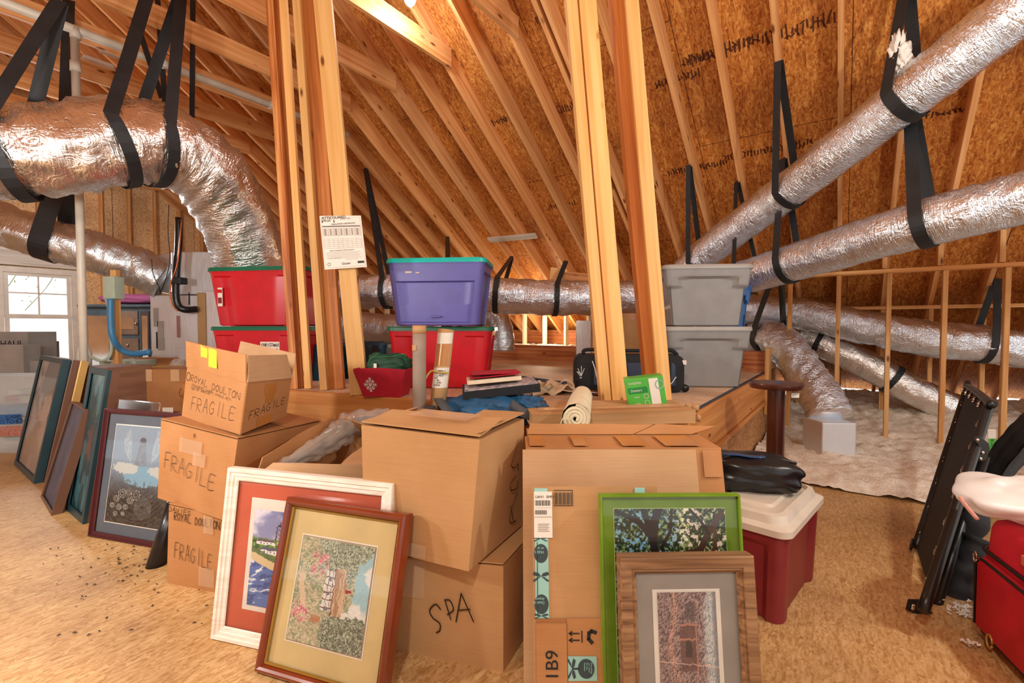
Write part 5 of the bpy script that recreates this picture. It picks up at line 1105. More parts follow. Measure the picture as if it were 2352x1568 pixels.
def cottage(u, v):
    u, v = warp(u, v, .022, 20)
    n1 = fbm(u*95, v*140, 2); n2 = fbm(u*14, v*20, 5); sky = mx(np.broadcast_to(C('a9cfd8'), u.shape+(3,)), C('eeece6'), sm(fbm(u*5, v*7, 7), .5, .62)); sky = mx(sky, C('f1eee6'), sm(-v, -.42, -.34)*sm(v, .14, .2)*.8)
    fol = mx(np.broadcast_to(C('8a9684'), u.shape+(3,)), C('c8d0b8'), sm(n1, .45, .65)); fol = mx(fol, C('646a60'), sm(n1*-1, -.42, -.3)); gr = mx(np.broadcast_to(C('b8ac90'), u.shape+(3,)), C('d9cfae'), sm(n1, .45, .6)); gr = mx(gr, C('8c9c7c'), sm(fbm(u*40, v*50, 12), .52, .64))
    pink = mx(np.broadcast_to(C('d6848c'), u.shape+(3,)), C('f0c8c4'), sm(fbm(u*70, v*90, 22), .48, .6)); pink = mx(pink, C('a8484e'), sm(fbm(u*50, v*70, 25), .58, .68)); c = gr
    c = mx(c, fol, sm(u+n2*.2, .3, .45)*sm(v, .66, .72)); c = mx(c, C('e3c8a8'), sm(-abs(u-.12-.05*np.sin(v*7)), -.06, -.03)*sm(v, .15, .3)*sm(-v, -.75, -.6)*.9)
    edge = .70+.10*np.sin(v*3.1+.2)*(v > .35)+(n2-.5)*.12; c = mx(c, sky, (u > edge)*1.); c = mx(c, fol, ((u > .62) & (u < .92-(1-v)*1.0+n2*.3) & (v > .62))*1.)
    dark = mx(fol, C('50564f'), sm(fbm(u*60, v*90, 31), .45, .6)*.7); c = mx(c, dark, sm(.34+(n2-.5)*.3-v, 0, .03)*sm(u, .38, .5))
    th = (u > .52) & (u < .71-.03*abs(v-.5)*6) & (v > .30) & (v < .74); c = mx(c, mx(np.broadcast_to(C('b08c70'), u.shape+(3,)), C('dcc0a0'), sm(fbm(u*60, v*8, 41), .45, .6)), th*1.); c = mx(c, C('7a5240'), (th & (u < .54))*1.)
    wl_ = (u > .40) & (u < .53) & (v > .33) & (v < .72); c = mx(c, C('e6e2dc'), wl_*1.); c = mx(c, C('6e4032'), (wl_ & ((np.mod(v*14, 1) < .16) | (np.mod(u*18, 1) < .14)))*1.); c = mx(c, C('788088'), (wl_ & (abs(np.mod(v*7, 1)-.5) < .13) & (abs(u-.47) < .02))*1.)
    c = mx(c, C('a83c38'), ((abs(v-.545) < .012) & (u > .70) & (u < .775))*1.); c = mx(c, pink, sm(n2, .42, .52)*sm(-abs(u-.30), -.14, -.09)*sm(-abs(v-.75), -.14, -.08)); c = mx(c, pink, sm(n2, .42, .5)*sm(-abs(u-.13), -.13, -.08)*sm(-abs(v-.28), -.12, -.07))
    c = mx(c, C('c9744f')*.95, ((abs(v-.24) < .035) & (abs(u-.34) < .07) & (n1 > .42))*.8); return c*(.92+.16*(n1[..., None]-.5))
def oak(u, v):
    n = fbm(u*60, v*90, 3, 5); n2 = fbm(u*8, v*12, 7); c = mx(np.broadcast_to(C('22301e'), u.shape+(3,)), C('5c7c44'), sm(n, .48, .62)); c = mx(c, C('a4b884'), sm(n, .6, .7)*.8)
    gaps = sm(fbm(u*42, v*62, 13, 5)+.25*(n2-.5), .58, .66); c = mx(c, mx(np.broadcast_to(C('8cc4e4'), u.shape+(3,)), C('f4e4d4'), sm(u, .45, .7)), gaps*sm(v, .55, .7)*.95); c = mx(c, C('c8bcd4')*.9, gaps*sm(-v, -.6, -.5)*.5)
    d = np.hypot((u-.74)*1.0, (v-.69)*1.7); c = mx(c, C('fff2dc'), np.clip(1-d/.10, 0, 1)**1.2); c = c+np.array([.5, .33, .18])*np.exp(-(d/.16)**2)[..., None]; 
    c = c+np.array([.45, .38, .32])*(np.exp(-((u-.60-.12*(v-.7))/.035)**2)*sm(v, .78, .85)*sm(n, .4, .55))[..., None]
    def seg(c, pts, w0, w1, col='241a16'):
        for (x0, y0), (x1, y1), k in zip(pts[:-1], pts[1:], range(9)):
            dx, dy = x1-x0, (y1-y0)*1.6; t = np.clip(((u-x0)*dx+(v-y0)*1.6*dy)/(dx*dx+dy*dy), 0, 1); dd = np.hypot(u-x0-t*dx, (v-y0)*1.6-t*dy); f = (k+t)/(len(pts)-1); c = mx(c, C(col), sm(-dd, -(w0+(w1-w0)*f), -(w0+(w1-w0)*f)*.75))
        return c
    c = seg(c, [(.40, .60), (.37, .72), (.34, .85), (.22, .93), (.02, .99)], .055, .02); c = seg(c, [(.34, .85), (.36, .93), (.42, 1.02)], .045, .04); c = seg(c, [(.33, .87), (.26, 1.0)], .03, .03)
    c = seg(c, [(.38, .68), (.55, .75), (.76, .78), (.84, .87), (.96, .97)], .035, .03, '4c3226'); c = seg(c, [(.46, .72), (.42, .80), (.50, .88), (.52, 1.0)], .02, .014); c = seg(c, [(.84, .87), (.78, .93), (.68, 1.0)], .02, .01)
    c = seg(c, [(.8, .70), (.9, .8), (.9, .9)], .02, .014, '5a3828'); c = seg(c, [(.03, .1), (.1, .35), (.06, .55), (.02, .6)], .02, .01); c = seg(c, [(.1, .4), (.2, .5), (.1, .56)], .015, .008); c = mx(c, C('5a8a38'), sm(n, .42, .52)*sm(.36-v, 0, .08)*sm(v, .1, .16)*.8); return c
def cabin(u, v):
    u, v = warp(u, v, .016, 16)
    st_ = fbm(u*50+v*16, v*130-u*110, 3, 4); n = fbm(u*8, v*10, 6); c = mx(np.broadcast_to(C('7c6468'), u.shape+(3,)), C('b09a94'), sm(st_, .48, .6)); c = mx(c, C('3c3438'), sm(-st_, -.44, -.32)*.8); c = mx(c, C('d8a890'), sm(-abs(u-.25-.05*np.sin(v*9)), -.07, -.02)*sm(st_, .35, .55)*.75)
    c = mx(c, mx(np.broadcast_to(C('9eb8bc'), u.shape+(3,)), C('e8e8e4'), sm(st_, .45, .58)), sm(u+.12*(n-.5)-.16*abs(v-.5), .68, .82)*.8); c = mx(c, C('54464c'), sm(u, .9, .98)*sm(st_, .3, .5)*.6)
    cab = (u > .36) & (u < .66) & (v > .30) & (v < .72); c = mx(c, C('6e4e4a')*(1), cab*.75); c = mx(c, C('4a3438'), (cab & (np.mod(u*40, 1) < .25))*.7); c = mx(c, C('c89078'), (((abs(u-.64) < .012) & (v > .25) & (v < .72)) | ((abs(v-.58) < .008) & (u > .32) & (u < .66)) | ((abs(v-.71) < .01) & cab))*.8)
    c = mx(c, C('2a2228'), ((u > .45) & (u < .56) & (v > .42) & (v < .56))*.6); c = mx(c, C('e8c4b0'), ((abs(v-.36+.06*(u-.5)) < .005))*.7); c = mx(c, C('4c4448'), ((u > .46) & (u < .62) & (v > .75) & (v < .9))*.6*(st_ > .4)); return c
def angel(u, v):
    c = mx(np.broadcast_to(C('8496a6'), u.shape+(3,)), C('2c2826'), sm(.62-v+.1*(fbm(u*6, v*8, 2)-.5), 0, .45)); r = fbm(u*30, v*34, 5); c = mx(c, C('a4b2bc'), (abs(np.mod(np.hypot(u-.5, v-.75)*22+r, 1)-.5) < .06)*.35)
    cl = np.hypot((u-.25)/.2, (v-.56)/.05) < .8+r*.6; c2 = np.hypot((u-.85)/.2, (v-.55)/.05) < .8+r*.6; bl_ = np.hypot((u-.55)/.32, (v-.49)/.1) < .85+r*.4; c = mx(c, C('7fa4b8'), bl_*1.); c = mx(c, C('b8bcb8'), (cl | c2)*1.)
    for (x0, s_) in ((.5, 1), (.5, -1)):
        w_ = (abs((u-x0)*s_-.16-.10*np.sin((v-.6)*6)) < .07*np.sin(np.clip((v-.62)/.36, 0, 1)*3.14)) & (v > .62) & (v < .98); c = mx(c, C('a8b4bc'), w_*(.35+.4*(r > .5)))
    c = mx(c, C('5c5c62'), (np.hypot((u-.5)/.055, (v-.86)/.028) < 1)*1.); c = mx(c, C('7c8088'), ((abs(u-.5) < .05+.22*(.84-v)) & (v > .60) & (v < .84))*(.35+.45*(r > .48)))
    for x, y, R_ in ((.16, .24, .05), (.25, .3, .07), (.10, .17, .04), (.22, .16, .045), (.33, .17, .04), (.4, .24, .055), (.36, .32, .05), (.17, .09, .035), (.3, .1, .03), (.48, .3, .08)):
        d = np.hypot(u-x, (v-y)*1.55); an = np.arctan2((v-y)*1.55, u-x); c = mx(c, C('b8b4aa'), ((abs(d-R_*.9) < .006+.004*np.sign(np.sin(an*9))) | (abs(d-R_*.45) < .005))*.75)
    for k in range(5): c = mx(c, C('8a8c90'), (abs(abs(u-.62)*.7+abs(v-.14-.02*k)*1.3-.1) < .004)*.7)
    c = mx(c, C('55504c'), (sm(fbm(u*20, v*30, 9), .52, .6))*.5*(v < .45)); return c
def teals(u, v):
    n = fbm(u*6, v*9, 3); c = mx(np.broadcast_to(C('1c464c'), u.shape+(3,)), C('4a7c84'), sm(n, .4, .6)); c = mx(c, C('7a4438'), sm(-np.hypot((u-.5)*1.4, v-.5)+.4*(n-.5), -.3, -.12)*.8); return mx(c, C('8fa8ac'), sm(v, .8, 1)*.5)
PROF = dict(flat=[(0, 0), (0, .018), (.004, .022), (.92, .022), (1, .018), (1, .012)], step=[(0, 0), (0, .020), (.06, .026), (.3, .026), (.34, .021), (.6, .021), (.64, .017), (.92, .015), (1, .011)],
            round=[(0, 0), (0, .012), (.1, .022), (.3, .03), (.5, .031), (.7, .026), (.85, .016), (.9, .012), (1, .012)], scoop=[(0, 0), (0, .026), (.08, .03), (.65, .028), (.7, .022), (.8, .024), (.86, .018), (1, .012)])
def moulding(name, q, w, prof, m, parent, base=0, scale=1):
    a, b, c, d = [V(x) for x in q]; ex = (b-a).normalized(); ey = (d-a).normalized(); n = ex.cross(ey).normalized(); vs = []
    for t_, h_ in prof:
        i = w*t_
        for p, sx, sy in ((a, 1, 1), (b, -1, 1), (c, -1, -1), (d, 1, -1)): vs.append(p+ex*sx*i+ey*sy*i+n*(h_*scale+base))
    L = len(prof); fs = [(k*4+i, k*4+(i+1) % 4, (k+1)*4+(i+1) % 4, (k+1)*4+i) for k in range(L-1) for i in range(4)]
    return mk(name, vs, fs, m, parent)
def inset(q, dx, dy0=None, dy1=None, off=0, dx1=None):
    a, b, c, d = [V(x) for x in q]; ex = (b-a).normalized(); ey = (d-a).normalized(); n = ex.cross(ey).normalized(); dy0 = dx if dy0 is None else dy0; dy1 = dy0 if dy1 is None else dy1; dx1 = dx if dx1 is None else dx1
    return [a+ex*dx+ey*dy0+n*off, b-ex*dx1+ey*dy0+n*off, c-ex*dx1-ey*dy1+n*off, d+ex*dx-ey*dy1+n*off]
def picture(lab, q, fw, prof, fm, mats, art=None, res=None, depth=.02, glass=True, cat='framed picture', name='framed_picture', group=None, back=None):
    # q = outer quad; mats = list of (inset tuple, material, part name)
    a, b, c, d = q; t = thing(name, lab, cat, a, 0, group); n = (V(b)-V(a)).cross(V(d)-V(a)).normalized()
    moulding('frame', q, fw, PROF[prof], fm, t, scale=1)
    bq = [V(x) for x in q]; MB().hexa([bq[0]-n*depth, bq[1]-n*depth, bq[1], bq[0], bq[3]-n*depth, bq[2]-n*depth, bq[2], bq[3]]).build('backing', back or fm, t)
    z = .003
    for ins, m, nm in mats:
        qq = inset(q, *ins[:1], *(ins[1:3] if len(ins) > 1 else ()), off=z, **({'dx1': ins[3]} if len(ins) > 3 else {})); mk(nm, qq, [(0, 1, 2, 3)], m, t); z += .0012; last = qq
    if art: paint('artwork', last, art, t, res[0], res[1], .0012)
    if glass: mk('glass', inset(q, fw*.95, off=z+.004), [(0, 1, 2, 3)], M['glass'], t)
    return t
# white frame, coral mat
q, ex, up_, n_ = leanq((495, 1460), (883, 1546), (534, 1071))
t = picture('white framed seaside print with coral mat leaning on the boxes', q, .05, 'step', M['whiteframe'], [((.045,), M['coral'], 'mat'), ((.115, .12, .108), M['matwhite'], 'inner_mat'), ((.137, .14, .15, .147), M['matwhite'], 'sheet')], sea, (240, 260), .015)
# cherry frame, cottage
q, ex, up_, n_ = leanq((598, 1532), (887, 1618), (671, 1137)); q = [x+V((0, -.012, 0)) for x in q]
t = picture('cherry wood framed cottage picture standing on its side in front', q, .034, 'round', M['redwood'], [((.03,), M['khaki'], 'mat'), ((.09, .112, .118, .104), M['matwhite'], 'mat_bevel'), ((.094, .116, .122, .108), plain('tan_bevel', 'b09478', .6), 'inner_bevel'), ((.098, .12, .126, .112), M['matwhite'], 'sheet')], cottage, (300, 440), .02)
moulding('gilt_lip', inset(q, .030), .008, [(0, .013), (.3, .017), (1, .008)], M['gold'], t)
# green matted tree photograph
q, ex, up_, n_ = leanp((1388, 1660), (1722, 1656), 1138, .10)
t = picture('tree photograph with bright green suede border leaning on the cartons', q, .006, 'flat', M['greenmat'], [((.0,), M['greenmat'], 'border'), ((.043,), plain('pale_green_bevel', 'cfe08c', .6), 'bevel'), ((.045,), M['black'], 'sheet')], oak, (380, 560), .014, glass=False)
mk('glass', inset(q, .002, off=.012), [(0, 1, 2, 3)], M['glass'], t)
q, ex, up_, n_ = leanp((1432, 1720), (1748, 1712), 1281, .08)
t = picture('rustic brown framed cabin picture with grey mat, frontmost at the bottom edge', q, .050, 'scoop', M['rustic'], [((.045,), M['greymat'], 'mat'), ((.098,), M['matwhite'], 'inner_mat'), ((.112, .112, .106), M['matwhite'], 'sheet')], cabin, (300, 440), .02)
# angel picture
q, ex, up_, n_ = leanq((212, 1228), (402, 1262), (250, 937))
picture('dark framed winged figure drawing with grey mat left of the box stack', q, .028, 'step', M['maroonframe'], [((.025,), M['slate'], 'mat'), ((.085,), M['matwhite'], 'mat_bevel'), ((.091,), M['slate'], 'sheet')], angel, (170, 230), .015)
# frames further left
def painted_glare(u, v):  # window glare on the glass, painted in as pale colour
    c = mx(np.broadcast_to(C('b8a89c'), u.shape+(3,)), C('8c8880'), sm(v+u*.4, .6, .7)); return mx(c, C('c8bcb4'), sm(fbm(u*4, v*5, 2), .5, .6))
q, ex, up_, n_ = leanq((40, 1066), (86, 1110), (100, 816))
A0 = q; 
picture('black framed glazed mirror leaning at the far left', q, .04, 'flat', M['navyframe'], [((.035,), M['matwhite'], 'mirror_pane')], painted_glare, (40, 70), .03, glass=True, cat='framed mirror', name='framed_mirror')  # the artwork part here is the painted reflection on the glass
for k, (mm, lb) in enumerate(((M['brownframe'], 'walnut frame edge directly behind the black framed mirror'), (M['goldframe'], 'gold ribbed frame behind the walnut one'))):
    qq = [x-n_*(.055+.045*k)+ex*(.035+.025*k) for x in q]; picture(lb, qq, .04, 'step', mm, [((.035,), M['khaki'], 'mat')], None, None, .025, glass=False)
q, ex, up_, n_ = leanq((103, 1140), (128, 1182), (172, 922))
picture('frame seen from its grey papered back with hanging wire, leftmost in front', q, .012, 'flat', M['brownframe'], [((.01,), M['backpaper'], 'backing_paper')], None, None, .03, glass=False)
w0 = inset(q, 0.0, off=.02); scribble('hanging_wire', w0, [[(.08, .72), (.5, .78), (.92, .9), (.95, .8)]], M['chrome'], None, .004) if False else None
q, ex, up_, n_ = leanq((160, 1168), (200, 1202), (215, 843))
picture('tall dark teal glazed picture between the grey backed frame and the crate', q, .04, 'flat', M['navyframe'], [((.035,), M['black'], 'sheet')], teals, (60, 120), .04, glass=True, back=M['brownframe'])
# bubble wrapped flat item behind the winged drawing
q, ex, up_, n_ = leanq((222, 1130), (300, 1150), (252, 917)); t = thing('wrapped_picture', 'flat item in silvery bubble wrap behind the winged figure drawing', 'wrapped item', q[0])
slabq([x-n_*.06 for x in q], -n_*.05, M['foildull'], 'wrapped_body', t, .02, 4, 24)
# black tapered leg leaning at box stack
a, b = W(357, 1306, 2.33), W(400, 1155, 2.42); o = MB().tube([a, a*.5+b*.5, b], lambda u: .045-.012*u, 24).build('black_lampshade_leg', M['blackplastic'], smooth=True); o.name = 'tapered_leg'; tag(o, 'glossy black tapered furniture leg leaning beside the left stack', 'furniture leg')
# ---------------------------------------------------------------- left background clutter
def fbox(name, lab, x0, x1, y0, y1, Y, dep, m, cat='box', parent=None, group=None, bevel=.004, rz=0, skewx=0):
    a, b = W(x0, y1, Y), W(x1, y0, Y); t = parent or thing(name, lab, cat, a, 0, group)
    MB().hexa([V((a.x, Y, a.z)), V((b.x, Y, a.z)), V((b.x+skewx, Y+dep, a.z)), V((a.x+skewx, Y+dep, a.z)), V((a.x, Y, b.z)), V((b.x, Y, b.z)), V((b.x+skewx, Y+dep, b.z)), V((a.x+skewx, Y+dep, b.z))]).build('carton_body' if parent is None else name, m, t, bevel=bevel); return t, [V((a.x, Y, a.z)), V((b.x, Y, a.z)), V((b.x, Y, b.z)), V((a.x, Y, b.z))]
# clear bins on the floor
def bin_(lab, x0, x1, y0, y1, Y, lidm, seed):
    a, b = W(x0, y1, Y), W(x1, y0, Y); t = thing('clear_storage_bin', lab, 'storage bin', ((a.x+b.x)/2, Y+.22, a.z), 0, 'clear storage bins'); L_, D_, H_ = b.x-a.x, .44, b.z-a.z
    loft('bin_body', [(0, L_*.9, D_*.9, .04), (H_*.5, L_*.95, D_*.95, .04), (H_*.94, L_, D_, .05)], M['clearbin'], t, cap1=False); loft('lid', [(H_*.92, L_*1.02, D_*1.02, .05), (H_, L_*1.02, D_*1.02, .05)], lidm, t)
    rnd = random.Random(seed)
    for k in range(8): MB().box((rnd.uniform(-.35, .35)*L_, rnd.uniform(-.1, .1), .03+rnd.random()*H_*.55), .1+rnd.random()*.14, .16, .03+.05*rnd.random(), None).build('stored_item', rnd.choice([M['paper'], M['bluetape'], M['cardgrey'], M['greenish'], M['coral'], M['canvas']]), t, local=True)
    return t
t1 = bin_('clear bin on the floor at the left edge with blue tape labels', -60, 86, 958, 1046, 4.42, M['clearbin'], 3)
t2 = bin_('clear bin stacked on the lower clear bin at the left edge', -60, 88, 856, 956, 4.42, M['clearbin'], 8)
q = [W(-20, 975, 4.40), W(52, 972, 4.40), W(50, 950, 4.40), W(-20, 953, 4.40)]; patch('tape_label', q, 0, 1, 0, 1, M['bluetape'], t1, .004); write(q, 'CARE', .5, .55, .1, .3, M['ink'], t1, .004, off=.007); write(q, 'KITCHEN', .25, .1, .09, .35, M['ink'], t1, .004, off=.007)
q = [W(-10, 1003, 4.40), W(58, 1000, 4.40), W(56, 976, 4.40), W(-10, 980, 4.40)]; patch('red_patterned_label', q, 0, 1, 0, 1, plain('red_print', 'c05048', .6, c2='b0a090', scale=(60, 60, 60)), t1, .003)
t, q = fbox('cardboard_box', 'greyish moving box at the window, topmost with large print', -60, 62, 762, 852, 4.62, .3, M['cardgrey']); fonttext('print', q, 'HAUL', .5, .62, .09, M['ink'], t, .003)
fbox('cardboard_box', 'nearer grey box on the clear bins, below the printed one', -60, 52, 792, 856, 4.44, .17, M['cardgrey'])
fbox('cardboard_box', 'small grey box on the clear bins right of the printed box', 62, 88, 828, 856, 4.5, .3, M['cardgrey']); fbox('cardboard_box', 'slim grey box standing by the window right of the printed box', 58, 72, 785, 828, 4.86, .3, M['cardgrey'])
# wooden crate
t = thing('wooden_crate', 'plain wooden crate behind the tall teal picture', 'crate', W(210, 1000, 3.9)); a, b = W(172, 1100, 3.85), W(268, 842, 3.85)
MB().hexa([V((a.x, 3.85, .0)), V((b.x, 3.75, .0)), V((b.x+.1, 4.1, .0)), V((a.x+.1, 4.2, .0)), V((a.x, 3.85, b.z)), V((b.x, 3.75, b.z)), V((b.x+.1, 4.1, b.z)), V((a.x+.1, 4.2, b.z))]).build('crate_body', plain('crate_wood', '8e6a50', .6, c2='755440', scale=(2, 2, 30)), t, bevel=.004)
# flat things on / behind the platform edge
Yp = 4.55
def lay(name, lab, x0, x1, y0, y1, Y, dep, m, cat): t, q = fbox(name, lab, x0, x1, y0, y1, Y, dep, m, cat); t.children[0].name = 'panel'; return t, q
lay('flat_panel', 'flat framed panel lying under the blue conduit', 228, 310, 829, 843, 4.62, .5, M['greenish'], 'panel')
lay('blue_board', 'bright blue board lying left of the gold frame', 250, 306, 842, 866, 4.72, .3, M['bluefoam'], 'board')
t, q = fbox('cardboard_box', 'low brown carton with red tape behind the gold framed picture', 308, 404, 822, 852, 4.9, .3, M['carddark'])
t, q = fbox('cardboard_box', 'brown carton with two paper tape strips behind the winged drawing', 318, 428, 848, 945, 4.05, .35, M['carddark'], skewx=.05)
for u in (.12, .68): patch('tape_strip', q, u, u+.18, .72, 1.0, M['cardlight'], t, .003)
write(q, 'CHINA', .85, .35, .06, .2, M['inkred'], t, .004); patch('white_sticker', q, .5, .72, -.04, .1, M['paper'], t, .004)
q = [W(303, 925, 4.2), W(422, 930, 4.2), W(425, 842, 4.4), W(306, 842, 4.4)]; picture('gold framed picture standing behind the taped carton', q, .03, 'step', M['goldframe'], [((.028,), M['khaki'], 'mat')], None, None, .02, glass=False)
for k, (x, y) in enumerate(((404, 828), (390, 842), (438, 836))): pass
ob_ = blob('plastic_wrap', W(412, 842, 4.5), (.07, .08, .08), M['bubble'], None, 3, .4, 4, 2, n=26); tag(ob_, 'crumpled clear plastic left of the open top box', 'plastic')
# hutch
Y = 7.2; a, b = W(190, 840, Y), W(345, 705, Y); h = thing('china_hutch', 'blue painted hutch with mirrored door and drawers by the window', 'cabinet', V((a.x, Y, 0)))
X0, X1, Z1 = a.x, b.x, b.z; Wd = X1-X0
MB().box(((X0+X1)/2, Y+.22, Z1/2), Wd, .42, Z1).build('case', M['hutch'], h, bevel=.005); MB().box(((X0+X1)/2, Y+.2, Z1+.02), Wd+.06, .48, .04).build('cornice', M['hutch'], h, bevel=.008)
def hp(name, u0, u1, z0, z1, m, d=.015): return MB().box((X0+Wd*(u0+u1)/2, Y+.008-d/2, (z0+z1)/2), Wd*(u1-u0), d, z1-z0).build(name, m, h, bevel=.003)
dr = hp('mirror_door', .04, .46, .5, Z1-.06, M['hutch']); hp('door_glass', .1, .40, .56, Z1-.13, M['mirror'], .022)
ct = hp('arched_door', .52, .82, Z1-.42, Z1-.06, M['hutchdrawer'])
P = [(X0+Wd*.67+Wd*.1*math.cos(t_), Y-.012, Z1-.2+.05*math.sin(t_)) for t_ in [math.pi*i/12 for i in range(13)]]+[(X0+Wd*.57, Y-.012, Z1-.34), (X0+Wd*.77, Y-.012, Z1-.34)]; mk('arch_glass', P, [tuple(range(len(P)))], M['mirror'], h)
for k, z in enumerate((.82, .58, .34)):
    d_ = hp('drawer', .52, .82, z, z+.2, M['hutchdrawer']); blob('knob', (X0+Wd*.67, Y-.02, z+.1), (.02, .02, .02), M['chrome'], d_, 1, 0, n=12)
hp('side_door', .86, .98, .3, Z1-.06, M['hutchdark']); hp('side_glass', .88, .96, .5, Z1-.13, M['mirror'], .02); blob('knob', (X0+Wd*.80, Y-.02, Z1-.25), (.02, .02, .02), M['chrome'], h, 1, 0, n=12)
o = blob('cushion', (X0+Wd*.62, Y+.2, Z1+.13), (Wd*.44, .2, .08), M['pink'], None, 4, .15, 2, 3, zmin=Z1+.045); tag(o, 'magenta cushion lying on top of the blue hutch', 'cushion')
# small white jars beside the pipe
o = thing('white_jug', 'small white jug by the hutch, right of the vent pipe', 'jug', W(192, 830, 4.6)); MB().tube([W(193, 850, 4.6), W(193, 812, 4.6), W(193, 800, 4.6), W(193, 790, 4.6)], lambda u: [.06, .06, .045, .03][min(3, int(u*3.01))], 16).build('jug_body', M['whiteplastic'], o, smooth=True)
# clutter on floor: dark debris flecks
mb = MB()
for i in range(150):
    x, y = random.uniform(90, 520), random.uniform(1130, 1460)
    if random.random() < .5: x, y = random.gauss(300, 50), random.gauss(1290, 40)
    p = G(x, y, .004); a = random.random()*3.14; e = V((math.cos(a), math.sin(a), 0))*random.uniform(.002, .008); f = V((-e.y, e.x, 0))*.4; mb.add([p-e-f, p+e-f, p+e+f, p-e+f, p+UP*.004], [(0, 1, 4), (1, 2, 4), (2, 3, 4), (3, 0, 4)])
tag(mb.build('floor_debris', M['ink']), 'dark crumbs scattered on the floor left of the boxes', 'debris', kind='stuff')
# ---------------------------------------------------------------- right foreground
# maroon bin with cream lid
z_l = .40; f, r = G(1803, 1232, z_l-.03), G(1862, 1140, z_l-.03); rz = math.atan2(Bd.y, Bd.x)-.16; b_ = V((math.cos(rz), math.sin(rz), 0)); a_ = V((-b_.y, b_.x, 0)); c_ = f+b_*.31+a_*.2+V((.01, -.06, 0))
t = thing('storage_tote', 'maroon tote with a cream lid on the floor, black bag on top', 'storage tote', (c_.x-.02, c_.y+.02, 0.001), rz)
Hh = .435
def fn(x, y, z, sx, sy):
    u = z/Hh
    if u < .74 and abs(y) < sy*.3 and abs(x) > sx*.46: x *= 1-.018/(sx/2)
    if u < .74 and abs(x) < sx*.36 and abs(y) > sy*.46: y *= 1-.018/(sy/2)
    return x, y, z
loft('body', [(0, .53, .33, .03)]+[(Hh*.86*i/16, .545+.03*i/16, .345+.025*i/16, .04) for i in range(17)]+[(Hh*.87, .59, .385, .045)], M['maroon'], t, fn)
loft('lid', [(Hh*.84, .60, .395, .05), (Hh*.84, .615, .41, .055), (Hh*.90, .615, .41, .055), (Hh*.93, .56, .36, .06), (Hh*1.0, .54, .34, .06), (Hh*1.01, .50, .30, .05), (Hh*.975, .48, .28, .04), (Hh*.975, .3, .2, .03), (Hh*1.0, .28, .18, .03)], M['cream'], t)
T = WMAT(t); q = [T @ V(p) for p in ((-.285, .10, .20), (-.285, .02, .20), (-.293, .02, .33), (-.293, .10, .33))]
q = [T @ V(p) for p in ((-.268, .06, .15), (-.268, -.0, .15), (-.285, -.0, .27), (-.285, .06, .27))]
sk = patch('product_sticker', q, 0, 1, 0, 1, M['paper'], t, .012); patch('sticker_print', q, 0, 1, .7, .92, M['coral'], sk, .014); patch('sticker_print', q, .0, 1, .92, 1.0, M['bluetape'], sk, .014); patch('sticker_print', q, .1, .9, .4, .6, M['coral'], sk, .014)
for k in range(6): patch('barcode', q, .1+k*.13, .17+k*.13, .08, .3, M['black'], sk, .0145, .0003)
bg_ = thing('black_bag', 'glossy black vinyl bag lying on the cream lid', 'bag', (c_.x, c_.y, .43)); cc = W(1738, 1112, 2.1)
cc = V((c_.x-.03, c_.y+.09, .515))
blob('bag_body', cc-UP*.005, (.215, .125, .085), M['blackplastic'], bg_, 7, .12, 2.2, 3.2, rz=-.28, fold=.08, fold_f=3, n=56, zmin=.443); 
MB().tube(catmull([cc+V((x*.19, .0-.06+.02*y, .06+.012*math.sin(x*4))) for x, y in ((-1, 0), (-.5, .3), (0, .4), (.5, .2), (.95, -.5))], 6), .006, 8).build('zip_edge', M['blackmetal'], bg_, smooth=True)
MB().ribbon([cc+V((-.14+.18*i/6, -.02-.006*i, .082+.004*math.sin(i))) for i in range(7)], V((.2, 1, 0)), .035, .006).build('blue_clear_window', plain('blue_sheen_vinyl', '2a4a74', .2), bg_, smooth=True)
# pedestal
p = W(1783, 900, 3.05); t = thing('pedestal_stand', 'dark wooden pedestal with a round top behind the maroon tote', 'stand', (p.x, 3.05, 0))
loft('column', [(0.0, .105, .105, .052), (.8, .105, .105, .052)], M['darkwood'], t, m_=1)
loft('round_top', [(.80, .2, .2, .099), (.802, .31, .31, .154), (.812, .32, .32, .159), (.83, .32, .32, .159), (.837, .31, .31, .154)], M['darkwood'], t, m_=1)
MB().box((.075, -.08, .765), .05, .003, .03).build('paper_tag', M['paper'], t, local=True); MB().box((.03, .02, .838), .05, .02, .001).build('blue_mark', M['bluetape'], t, local=True)
# folding cot
t = thing('folding_cot', 'folded black camp cot leaning at the right with chrome rings', 'folding bed', G(2120, 1400))
A0, A1 = G(2092, 1400), G(2098, 1268)            # floor ends of the near fold
def proj_plane(px, py, P0, nn): d = ray(px, py); C0 = V((0, 0, H)); return C0+d*((P0-C0).dot(nn)/d.dot(nn))
wv = (A1-A0).normalized(); side = V((wv.y, -wv.x, 0))
if side.x < 0: side = -side
# near panel plane contains wv and leans to +side
def solve_top(P, px, py):
    d = ray(px, py); Mx = Matrix(((side.x, wv.x, -d.x), (side.y, wv.y, -d.y), (0, 0, -d.z))); C0 = V((0, 0, H))
    best = None
    return d
LEAN = .34
def plane_pt(px, py):    # point of the fabric plane through A0 with the chosen lean
    nn = (side*1.0-UP*LEAN).normalized(); return proj_plane(px, py, A0, nn)
T0, T1 = plane_pt(2270, 930), plane_pt(2222, 892); B0, B1_ = plane_pt(2120, 1395), plane_pt(2105, 1258)
nn = (side-UP*LEAN).normalized()
panel('sling_fabric', [B0*.93+T0*.07, B1_, T1, T0], M['blackcloth'], t, .006, 0)
def rod(a, b, r, name='frame_tube', m=M['blackmetal'], extra=None): return MB().tube([a]+(extra or [])+[b], r, 16).build(name, m, t, smooth=True)
e = (T0-T1).normalized()
Cn = T0+nn*.0+e*.03
